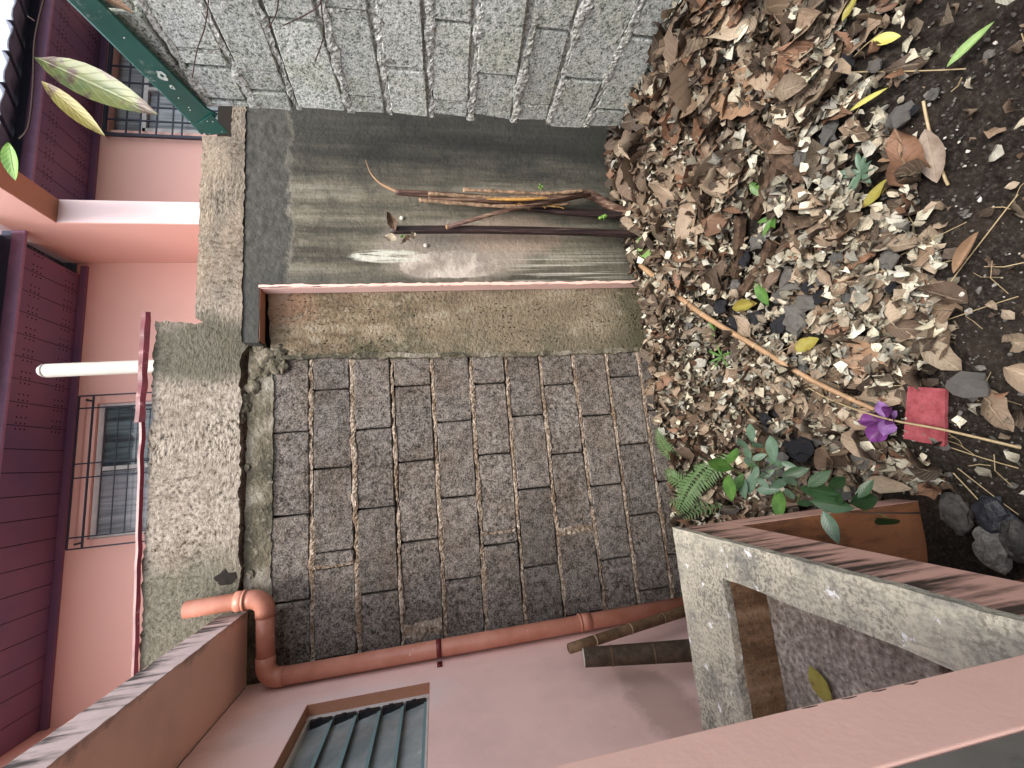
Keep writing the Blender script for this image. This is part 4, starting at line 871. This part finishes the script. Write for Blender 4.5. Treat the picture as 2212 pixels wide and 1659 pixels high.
# ------------------------------------------------------------------ single leaves that stand out
def ground_leaf(x0, y0, x1, y1, wr, mat, label, lift=.04, curl=.4, cup=.3, seed=1, shape=.95, crumple=.04, twist=0, tilt=None):
    a = G(x0, y0, lift); b = G(x1, y1, lift); d = b-a; L = d.length; me = leaf_mesh('fallen_leaf', mat, nl=14, nw=6, L=L, W=L*wr, curl=curl, cup=cup, twist=twist, seed=seed, crumple=crumple, shape=shape)
    o = bpy.data.objects.new('fallen_leaf', me); C.objects.link(o); xax = d.normalized(); up = Vector(tilt) if tilt else Vector((0, -.25, 1)); yax = up.cross(xax).normalized(); zax = xax.cross(yax)
    o.matrix_world = Matrix(((xax.x, yax.x, zax.x, (a.x+b.x)/2), (xax.y, yax.y, zax.y, (a.y+b.y)/2), (xax.z, yax.z, zax.z, (a.z+b.z)/2), (0, 0, 0, 1))); return tag(o, label, 'leaf')
ground_leaf(1907, 93, 1972, 82, .52, M_lyel, 'small bright yellow oval leaf on the dark soil edge')
ground_leaf(2073, 148, 2178, 50, .26, M_lbright, 'long pale green folded leaf on the bare soil near the top right', cup=.8)
ground_leaf(1860, 243, 1945, 192, .2, M_lyel, 'narrow yellow-green leaf on edge beside the charcoal lump', cup=1.0)
ground_leaf(1845, 50, 1880, -10, .42, M_lyb, 'green and brown leaf touching the top photo edge')
ground_leaf(1885, 450, 1955, 380, .33, M_lyb, 'yellow-green leaf half covering a brown one beside the small green weed')
ground_leaf(1735, 755, 1790, 730, .6, M_lyb, 'brown and yellow mottled oval leaf beside the cane')
ground_leaf(1655, 655, 1600, 665, .42, M_lyb, 'yellowish curled leaf lying across the grey pebbles by the cane middle', cup=.9)
ground_leaf(1395, 515, 1430, 560, .5, M_lbright, 'torn light green leaf at the foot of the dark stalks', crumple=.2)
ground_leaf(1640, 395, 1670, 425, .5, M_lgreen, 'fresh green leaf beside the dark planks', crumple=.1)
ground_leaf(1650, 610, 1680, 660, .4, M_lgreen, 'fresh green leaf just above the cane middle')
ground_leaf(2025, 280, 2050, 395, .45, M_lgrey, 'large greyish oval dry leaf with a dark stalk across it, on bare soil', shape=1)
ground_leaf(2140, 500, 2085, 590, .28, M_lbrown, 'rolled tan dry leaf standing on the dark soil', cup=1.6)
ground_leaf(1560, 205, 1700, 215, .55, M_lbrown, 'very large veined brown leaf near the block wall foot', crumple=.15)
ground_leaf(1530, 80, 1600, 10, .6, M_lbrown, 'broad brown dead leaf at the top photo edge', crumple=.15)
ground_leaf(1830, 740, 1940, 800, .62, M_lbrown, 'wide wrinkled brown leaf between the cane and bare soil', crumple=.18)
ground_leaf(1920, 350, 1990, 330, .3, M_lbrown, 'narrow brown leaf next to the grey oval leaf')

# cane, straw, red slab, flower
cn_ = thing('cane', G(1660, 720), 'long jointed tan cane lying across the leaf litter', 'cane')
pp = [G(1408, 572, .07), G(1530, 668, .07), G(1660, 745, .07), G(1790, 822, .065), G(1925, 890, .04)]
def smooth_path(p, k=8):
    o = []
    for i in range(len(p)-1):
        p0 = p[max(i-1, 0)]; p1 = p[i]; p2 = p[i+1]; p3 = p[min(i+2, len(p)-1)]
        for j in range(k):
            t = j/k; o.append(.5*((2*p1)+(p2-p0)*t+(2*p0-5*p1+4*p2-p3)*t*t+(-p0+3*p1-3*p2+p3)*t**3))
    o.append(p[-1]); return o
sp = smooth_path(pp); m = MB(); m.tube(sp, [.0145-.0065*i/len(sp) for i in range(len(sp))], 12); m.build('cane_stem', M_cane, cn_, True)
for i in (3, 9, 16, 22, 28):
    m = MB(); d = (sp[i+1]-sp[i]).normalized(); r = (.0145-.0065*i/len(sp)); m.tube([sp[i]-d*.004, sp[i], sp[i]+d*.004], [r*1.0, r*1.14, r*1.0], 12); m.build('cane_node', M_ring, cn_, True)
p5 = smooth_path([G(1735, 822, .03), G(1830, 862, .07), G(1960, 898, .10), G(2080, 925, .07), G(2230, 965, .04)]); m = MB(); m.tube(p5, [.0022+.0022*i/len(p5) for i in range(len(p5))], 8); tag(m.build('straw_stem', M_straw, smooth=True), 'thin pale straw stem crossing over the purple flower and red slab', 'stem')
q = [G(*c_, .045) for c_ in ((1985, 833), (2067, 838), (2065, 962), (1975, 945))]; m = MB(); poly = []
for i in range(4):
    for j in range(8): t = j/8; poly.append(q[i].lerp(q[(i+1) % 4], t)+Vector((random.uniform(-1, 1)*.0012, random.uniform(-1, 1)*.0012, 0)))
n_ = len(poly); m.add([*poly, *[v_-Vector((0, 0, .013)) for v_ in poly]], [tuple(range(n_))[::-1], tuple(range(n_, 2*n_))]+[(i, (i+1) % n_, n_+(i+1) % n_, n_+i) for i in range(n_)]); tag(m.build('red_slab', M_brickred), 'flat broken red tile lying on dark soil under the straw stem', 'tile')
fl_ = thing('purple_flower', G(1950, 900, .05), 'wilted purple flower lying between the cane tip and the red tile', 'flower')
c0 = G(1955, 902, .07)
for k, (x, y, L, W, nb, mt) in enumerate([(1908, 905, 44, .62, (.2, .1, 1), M_petal), (1930, 935, 48, .7, (-.2, -.5, .9), M_petal), (1965, 930, 34, .8, (.3, -.8, .6), M_petalL), (1946, 868, 34, .6, (-.5, -.4, .8), M_petalL), (1975, 885, 40, .6, (.1, .4, 1), M_petal), (1990, 908, 34, .6, (.4, 0, 1), M_petal), (1962, 893, 20, .8, (0, -.5, 1), M_petalL)]):
    t = G(x, y, .075+.01*(k % 3)); d = (t-c0); d.z += .010*random.uniform(-1, 1); L = L*c0.dot(AF)/F_PX*1.3
    me = leaf_mesh('petal', mt, nl=10, nw=8, L=L, W=L*W, curl=random.uniform(.8, 1.8), cup=random.uniform(.5, 1.0), twist=.4, seed=900+k, crumple=.05, shape=1.35)
    o = bpy.data.objects.new('petal', me); C.objects.link(o); o.parent = fl_; xax = d.normalized(); yax = Vector(nb).cross(xax).normalized(); zax = xax.cross(yax); ctr = c0+xax*L*.48
    o.matrix_local = Matrix.Translation(-fl_.location) @ Matrix(((xax.x, yax.x, zax.x, ctr.x), (xax.y, yax.y, zax.y, ctr.y), (xax.z, yax.z, zax.z, ctr.z), (0, 0, 0, 1)))

# dry stalks leaning on the panel
YS = 2.06
def S(x, y, dy=0): return P(x, y, 'y', YS+dy)
s1 = thing('split_stalk', S(1300, 430), 'brown dry stalk split open to orange wood, bent and ending in a curved tan tip', 'stalk')
m = MB(); sp = smooth_path([S(855, 415), S(960, 422), S(1080, 432), S(1180, 436), S(1262, 418), S(1330, 450), S(1400, 470)]); K = len(sp); m.tube(sp, [.014+.010*min(1, i/20)+.0015*random.random() for i in range(K)], 9); m.build('stem', M_stalk, s1, True)
m = MB(); m.tube(smooth_path([S(925, 428, -.03), S(1000, 432, -.035), S(1130, 432, -.035), S(1250, 424, -.03)]), .009, 7); m.build('bark_strip', M_stalk, s1, True)
for k_, pts_ in enumerate([[(925, 418), (1010, 424), (1120, 428), (1250, 416)], [(905, 432), (1000, 440), (1100, 446), (1230, 440)], [(1000, 410), (1080, 414), (1180, 418), (1260, 412)]]):
    m = MB(); sp_ = smooth_path([S(*q_, -.02-.008*k_) for q_ in pts_]); m.tube(sp_, [.010+.002*math.sin(i_*1.3) for i_ in range(len(sp_))], 7); m.build('bark_strip', M_strip, s1, True)
m = MB(); sp = smooth_path([S(1050, 430, -.045), S(1100, 431, -.048), S(1150, 430, -.047), S(1185, 427, -.04)]); m.tube(sp, [.002+.006*math.sin(math.pi*i/(len(sp)-1)) for i in range(len(sp))], 6); m.build('split_wood', M_split, s1)
m = MB(); sp = smooth_path([S(790, 345), S(800, 372), S(822, 396), S(858, 414)]); m.tube(sp, [.0015+.008*i/(len(sp)-1) for i in range(len(sp))], 7); m.build('curved_tip', M_cane, s1, True)
m = MB()
for k in range(10): a = S(1090+12*k, 444+random.uniform(-2, 3), -.03); m.tube([a, a+Vector((random.uniform(-.01, .01), -.01, -.02)), a+Vector((random.uniform(-.03, .01), -.012, -.04*random.random()-.02))], .0011, 4)
m.build('frayed_fibre', M_split, s1)
s2 = thing('dark_stalk', S(1340, 500), 'straight black stalk standing against the panel with a withered leaf at its top', 'stalk')
m = MB(); m.tube(smooth_path([S(843, 497), S(1000, 496), S(1180, 499), S(1300, 503), S(1420, 508)]), [.0205+.001*random.random() for _ in range(33)], 10); m.build('stem', M_stalkD, s2, True)
for k, (x, y, s) in enumerate([(850, 480, .10), (845, 515, .08), (878, 520, .06), (895, 512, .06)]):
    me = leaf_mesh('withered_leaf', M_litter, col=(.42, .36, .28) if k % 2 else (.12, .07, .045), nl=8, nw=5, L=s, W=s*.5, curl=2.2, cup=.9, twist=1, seed=700+k, crumple=.4); o = bpy.data.objects.new('withered_leaf', me); C.objects.link(o); o.parent = s2
    o.matrix_local = Matrix.Translation(S(x, y, -.03)-s2.location) @ rotm((.3*k-.4, -1, .4), 1.2*k).to_4x4()
s3 = thing('leaning_stick', S(1270, 422, -.03), 'thin brown stick slanting between the split stalk and the black stalk', 'stick')
m = MB(); m.tube([S(967, 490, -.045), S(1080, 458, -.05), S(1275, 420, -.05)], [.0105, .0105, .012], 9); m.build('stick_stem', M_stalk, s3, True); m = MB(); a = S(967, 490, -.045); b = S(964, 491, -.046); m.tube([a, b], [.0115, .010], 9); m.build('pale_cut_end', M_cane, s3)
s4 = thing('black_rotten_stalk', S(1300, 460, .02), 'thick black rotten stalk behind the split one, rooted in the leaves', 'stalk')
m = MB(); m.tube(smooth_path([S(1060, 444, .03), S(1180, 455, .02), S(1300, 462, .02), S(1420, 465, .0)]), [.012+.024*(i/24)**1.5 for i in range(25)], 10); m.build('stem', M_stalkD, s4, True)  # black base thickened to add the darkness of the rotten hollow
def berries(c, n_, r, label, par=None):
    t = thing('berry_cluster', c, label, 'berries', 'green berry clusters'); m0 = None
    for k in range(n_):
        p = Vector((random.uniform(-1, 1), random.uniform(-.5, .5), random.uniform(-1, 1)))*r*1.9; m = MB(); lump(m, Vector(c)+p, r*random.uniform(.8, 1.1), (1, 1, 1), 2, .03, k); m.build('berry', M_berry, t, True)
    m = MB(); m.tube([c, Vector(c)+Vector((0, .03, -.03))], .002, 5); m.build('berry_stalk', M_lgreen, t)
berries(S(1302, 468, -.06), 12, .0088, 'bright green berry cluster at the foot of the black stalks'); berries(S(1168, 405, -.02), 4, .0075, 'small green berry cluster beside the split stalk'); berries(S(873, 513, -.03), 3, .009, 'pair of dark green berries at the top of the black stalk')
M_snail = plain('whitish_snail_shell', (.6, .58, .5), .5)
for x, y, lab in ((868, 471, 'whitish snail on the panel by the withered leaf'), (920, 530, 'larger whitish snail on the panel left of the black stalk')):
    m = MB(); lump(m, P(x, y, 'y', YA-.006), .012, (1, .6, 1), 2, .15, x); tag(m.build('snail', M_snail, smooth=True), lab, 'snail')

# bamboo lengths behind the basin
b1 = thing('bamboo_length', (-.80, 1.9, -1.3), 'thinner brown bamboo length leaning on the pink wall over the thick one', 'bamboo')
a = P(1230, 1401, 'x', -.80); b = P(1485, 1318, 'x', -.80); e = b+(b-a)*.9; sp = [a.lerp(e, i/20) for i in range(21)]
m = MB(); m.tube(sp, [.020+.006*i/20 for i in range(21)], 14); m.build('bamboo_stem', M_bark, b1, True)
for i in (2, 5, 8, 11):
    d = (e-a).normalized(); m = MB(); m.tube([sp[i]-d*.003, sp[i], sp[i]+d*.003], [.0215, .0235, .0225], 14); m.build('bamboo_node', M_ring, b1, True)
b2 = thing('thick_bamboo_length', (-.80, 1.75, -1.3), 'thick dark bamboo length standing upright behind the basin rim', 'bamboo')
a = P(1262, 1420, 'x', -.78); b = P(1490, 1405, 'x', -.78); e = a+Vector((0, 0, -1)).lerp((b-a).normalized(), 1)*1.05; sp = [a.lerp(e, i/20) for i in range(21)]
m = MB(); m.tube(sp, [.033+.004*min(1, i/8) for i in range(21)], 16); m.build('bamboo_stem', M_barkD, b2, True)
for i in (2, 5, 8):
    d = (e-a).normalized(); m = MB(); m.tube([sp[i]-d*.002, sp[i], sp[i]+d*.002], [.0355, .0368, .036], 16); m.build('bamboo_node', M_bark, b2, True)
d = (e-a).normalized(); m = MB(); m.tube([a-d*.004, a+d*.001], [.029, .0325], 16); m.build('cut_end', M_white, b2)

# ------------------------------------------------------------------ plants
def free_leaf(par, p, L, W, direc, nrm, mat, seed, name='leaf', cup=.25, curl=.3, crumple=.03):
    me = leaf_mesh(name, mat, nl=8, nw=4, L=L, W=L*W, curl=curl, cup=cup, twist=random.uniform(-.3, .3), seed=seed, crumple=crumple, shape=.95)
    o = bpy.data.objects.new(name, me); C.objects.link(o); o.parent = par; xax = Vector(direc).normalized(); yax = Vector(nrm).cross(xax).normalized(); zax = xax.cross(yax)
    p = Vector(p)-par.location; o.matrix_local = Matrix(((xax.x, yax.x, zax.x, p.x), (xax.y, yax.y, zax.y, p.y), (xax.z, yax.z, zax.z, p.z), (0, 0, 0, 1))); return o
cD = lambda cx, cy: (1426+cx*.248, 905+cy*.248)
sh = thing('leafy_shrub', G(1990, 1110), 'low shrub branch with glossy oval leaves crossing in front of the basin leg', 'shrub')
dps = lambda cx: (1.34+(2200-cx)/2200*.34) if cx < 1300 else 1.17+(2200-cx)/2200*.30
st_ = [G(*cD(2330, 800)), PD(*cD(2180, 820), 1.26), PD(*cD(1600, 800), 1.31), PD(*cD(1330, 710), 1.38), PD(*cD(1120, 590), 1.50), PD(*cD(960, 490), 1.53), PD(*cD(830, 440), 1.55), PD(*cD(620, 460), 1.58)]
m = MB(); sp = smooth_path(st_, 6); m.tube(sp, [.0035-.0022*i/len(sp) for i in range(len(sp))], 6); m.build('stem', M_twig, sh, True)
LV = [(720,215,150,50,'t'),(795,120,150,85,'t'),(850,225,120,20,'t'),(765,300,130,80,'t'),(865,330,110,-20,'t'),(785,380,130,40,'t'),(800,560,170,100,'t'),(725,600,170,80,'t'),(835,470,110,110,'t'),
  (520,400,220,15,'g'),(635,330,170,-60,'b'),(610,600,215,85,'g'),(680,555,150,-60,'b'),(980,260,200,80,'t'),(1000,370,130,30,'t'),(940,620,150,0,'d'),(1040,750,220,90,'g'),(1040,560,150,-20,'d'),(1130,530,150,30,'t'),(1130,650,150,60,'d'),
  (1180,465,180,-15,'k'),(1125,400,110,20,'d'),(930,480,120,-30,'d'),(900,560,110,40,'d'),(1385,520,190,-35,'k'),(1395,625,260,10,'k'),(1540,560,200,-30,'k'),(1260,735,110,0,'k'),(1500,745,270,10,'k'),(1560,700,120,-80,'k'),(1770,710,300,-12,'k'),(1790,610,170,-50,'k'),(1490,940,230,65,'d'),(1975,880,300,15,'k')]
LM = {'t': M_lteal, 'g': M_lgreen, 'b': M_lgreen, 'd': M_lteal, 'k': M_ldark}
pet = MB()
for k, (cx, cy, L, an, kd) in enumerate(LV):
    x, y = cD(cx, cy); dep = dps(cx)-random.uniform(.0, .05); a = math.radians(an)
    p = PD(x, y, dep); p2 = PD(x+math.cos(a)*10, y+math.sin(a)*10, dep+random.uniform(-.012, .012)); Lw = L*.29*dep/F_PX
    free_leaf(sh, p, Lw*1.05, .46, p2-p, Vector((random.uniform(-.3, .3), -.5, 1)), LM[kd], 1200+k)
    q = min(sp, key=lambda s_: (s_-p).length); e1 = p-(p2-p).normalized()*Lw*.5; e2 = p+(p2-p).normalized()*Lw*.5; e = e1 if (e1-q).length < (e2-q).length else e2
    if (e-q).length < .25: pet.tube([q, e], .0011, 4)
pet.build('leaf_stalk', M_lgreen, sh)['kind'] = 'stuff'
def frond(par, base, tip, W, npn, mat, nrm=(0, -.4, 1), arch=.03, k0=0):
    base, tip = Vector(base), Vector(tip); mid = (base+tip)/2+Vector((0, 0, arch)); path = smooth_path([base, mid, tip], 8); m = MB(); m.tube(path, [.0018-.0013*i/len(path) for i in range(len(path))], 5); m.build('rachis', M_fern, par)
    m = MB(); uvs = []
    for j in range(npn):
        t = .12+.86*j/npn; fi = t*(len(path)-1); i = min(int(fi), len(path)-2); c = path[i].lerp(path[i+1], fi-i); d = (path[i+1]-path[i]).normalized(); side = Vector(nrm).cross(d).normalized()
        w_ = W*math.sin(math.pi*(.12+.85*t)**.8)*1.0+.004
        for s in (-1, 1):
            dr = (side*s+d*.45).normalized(); L = w_*random.uniform(.9, 1.1); pw = d*(L*.16)
            nn = Vector(nrm).normalized(); drp = -nn*L*.12; K = 5; vs = [c]
            for q_ in range(1, K+1):
                tt = q_/K; wd = (1-tt)**.6*(1 if q_ % 2 else .72); vs += [c+dr*L*tt+pw*wd+drp*tt*tt, c+dr*L*tt-pw*wd+drp*tt*tt]
            m.add(vs, [(0, 1, 2)]+[(2*q_-1, 2*q_+1, 2*q_+2, 2*q_) for q_ in range(1, K)])
    o = m.build('leaflets', mat, par)
fe = thing('fern', G(*cD(640, 760)), 'green fern growing from the dead leaves between block wall foot and basin', 'fern')
g_ = lambda cx, cy, l=.08: G(*cD(cx, cy), l)
for a, b, W, n_ in [((560, 330), (330, 820), .075, 20), ((730, 290), (560, 600), .05, 14), ((640, 760), (250, 700), .045, 14), ((260, 380), (150, 60), .05, 16), ((700, 720), (380, 850), .03, 12), ((420, 600), (220, 420), .05, 14)]:
    frond(fe, g_(*a, .06), g_(*b, .12), W*1.0, n_, M_fern)
def weed(x, y, n_, L, label, mat, wr=.14, up=.6):
    c = G(x, y, .02); t = thing('small_weed', c, label, 'weed', 'small green weeds in the litter')
    for k in range(n_):
        a = 2*math.pi*k/n_+random.uniform(-.3, .3); d = Vector((math.cos(a), math.sin(a), random.uniform(.15, up))).normalized(); l_ = L*random.uniform(.7, 1.15)
        free_leaf(t, c+d*l_*.5+Vector((0, 0, .02)), l_, wr, d, (0, -.2, 1) if abs(d.z) < .8 else (0, -1, 0), mat, 1500+k+int(x), curl=-.4)
weed(1883, 372, 9, .06, 'bluish green weed rosette beside the yellow-green leaf', M_lteal, .3); weed(1575, 770, 7, .09, 'narrow leaved green weed just below the cane middle', M_lgreen, .15)
weed(1560, 715, 4, .06, 'green sprout beside the cane, above the narrow leaved weed', M_lgreen, .25); weed(1690, 470, 5, .07, 'green seedling among leaves between the planks and cane', M_lgreen, .35); weed(1465, 575, 4, .03, 'tiny bright green sprout beside the upper cane end', M_lbright, .5)
weed(1640, 845, 6, .035, 'tiny sprouts below the lower half of the cane', M_lgreen, .3)

# twig with leaves hanging close to the lens
ht = thing('hanging_twig', PD(75, 90, .8), 'thin twig with narrow green and yellow leaves hanging in front of the far roof', 'twig')
m = MB(); sp = smooth_path([PD(110, -40, .80), PD(92, 10, .8), PD(75, 90, .8), PD(72, 180, .8), PD(62, 270, .8), PD(42, 300, .8)]); m.tube(sp, .0016, 6); m.tube([PD(75, 45, .8), PD(60, 35, .8)], .0008, 4); m.build('stem', M_twig, ht)
def cam_leaf(par, x0, y0, x1, y1, dep, wr, mat, seed, cup=.35, curl=.3, nb=(0, 0, 0)):
    a = PD(x0, y0, dep); b = PD(x1, y1, dep*1.02); free_leaf(par, (a+b)/2, (b-a).length, wr, b-a, -AF+Vector(nb), mat, seed, cup=cup, curl=curl)
cam_leaf(ht, 82, 128, 345, 250, .78, .27, leaf_mat('mottled_olive_leaf', False, (.085, .12, .04), (.13, .15, .045), .4, blot=(.07, .045, .03)), 31)
cam_leaf(ht, 93, 178, 230, 296, .80, .24, M_lyb, 32); cam_leaf(ht, 20, 308, 36, 392, .8, .52, leaf_mat('lime_brown_leaf', False, (.16, .32, .05), (.1, .23, .04), .45, blot=(.13, .1, .07)), 33)
h2 = thing('hanging_vine', PD(480, 0, 1.5), 'thin dark red tendrils dangling in front of the pale block wall top', 'vine')
m = MB()
for pts in ([(452, -20), (443, 55), (425, 110), (415, 168)], [(692, -10), (690, 10), (660, 32), (612, 55)], [(692, -10), (695, 25), (698, 80), (680, 133)], [(603, -10), (596, 30), (580, 60)]): m.tube(smooth_path([P(x, y, 'x', 1.58) for x, y in pts]), .0022, 5)
m.build('tendril', M_twig, h2, True)
h3 = thing('hanging_dry_leaf', PD(250, 10, .9), 'folded dry brown leaf dangling at the top edge beside the green flashing', 'leaf')
cam_leaf(h3, 215, -12, 290, 30, .9, .3, M_lbrown, 34, cup=1.2)
tl = ground_leaf(1745, 1440, 1800, 1520, .42, M_lyb, 'mottled yellow leaf lying inside the concrete basin')
a = P(1752, 1442, 'z', -.862); b = P(1795, 1520, 'z', -.862); d = b-a; L = d.length; me = leaf_mesh('fallen_leaf', M_lyb, nl=12, nw=6, L=L*1.1, W=L*.8, curl=.3, cup=.15, twist=0, seed=77, crumple=.04); tl.data = me
xax = d.normalized(); yax = Vector((0, -.1, 1)).cross(xax).normalized(); zax = xax.cross(yax); ctr = (a+b)/2
tl.matrix_world = Matrix(((xax.x, yax.x, zax.x, ctr.x), (xax.y, yax.y, zax.y, ctr.y), (xax.z, yax.z, zax.z, ctr.z), (0, 0, 0, 1)))
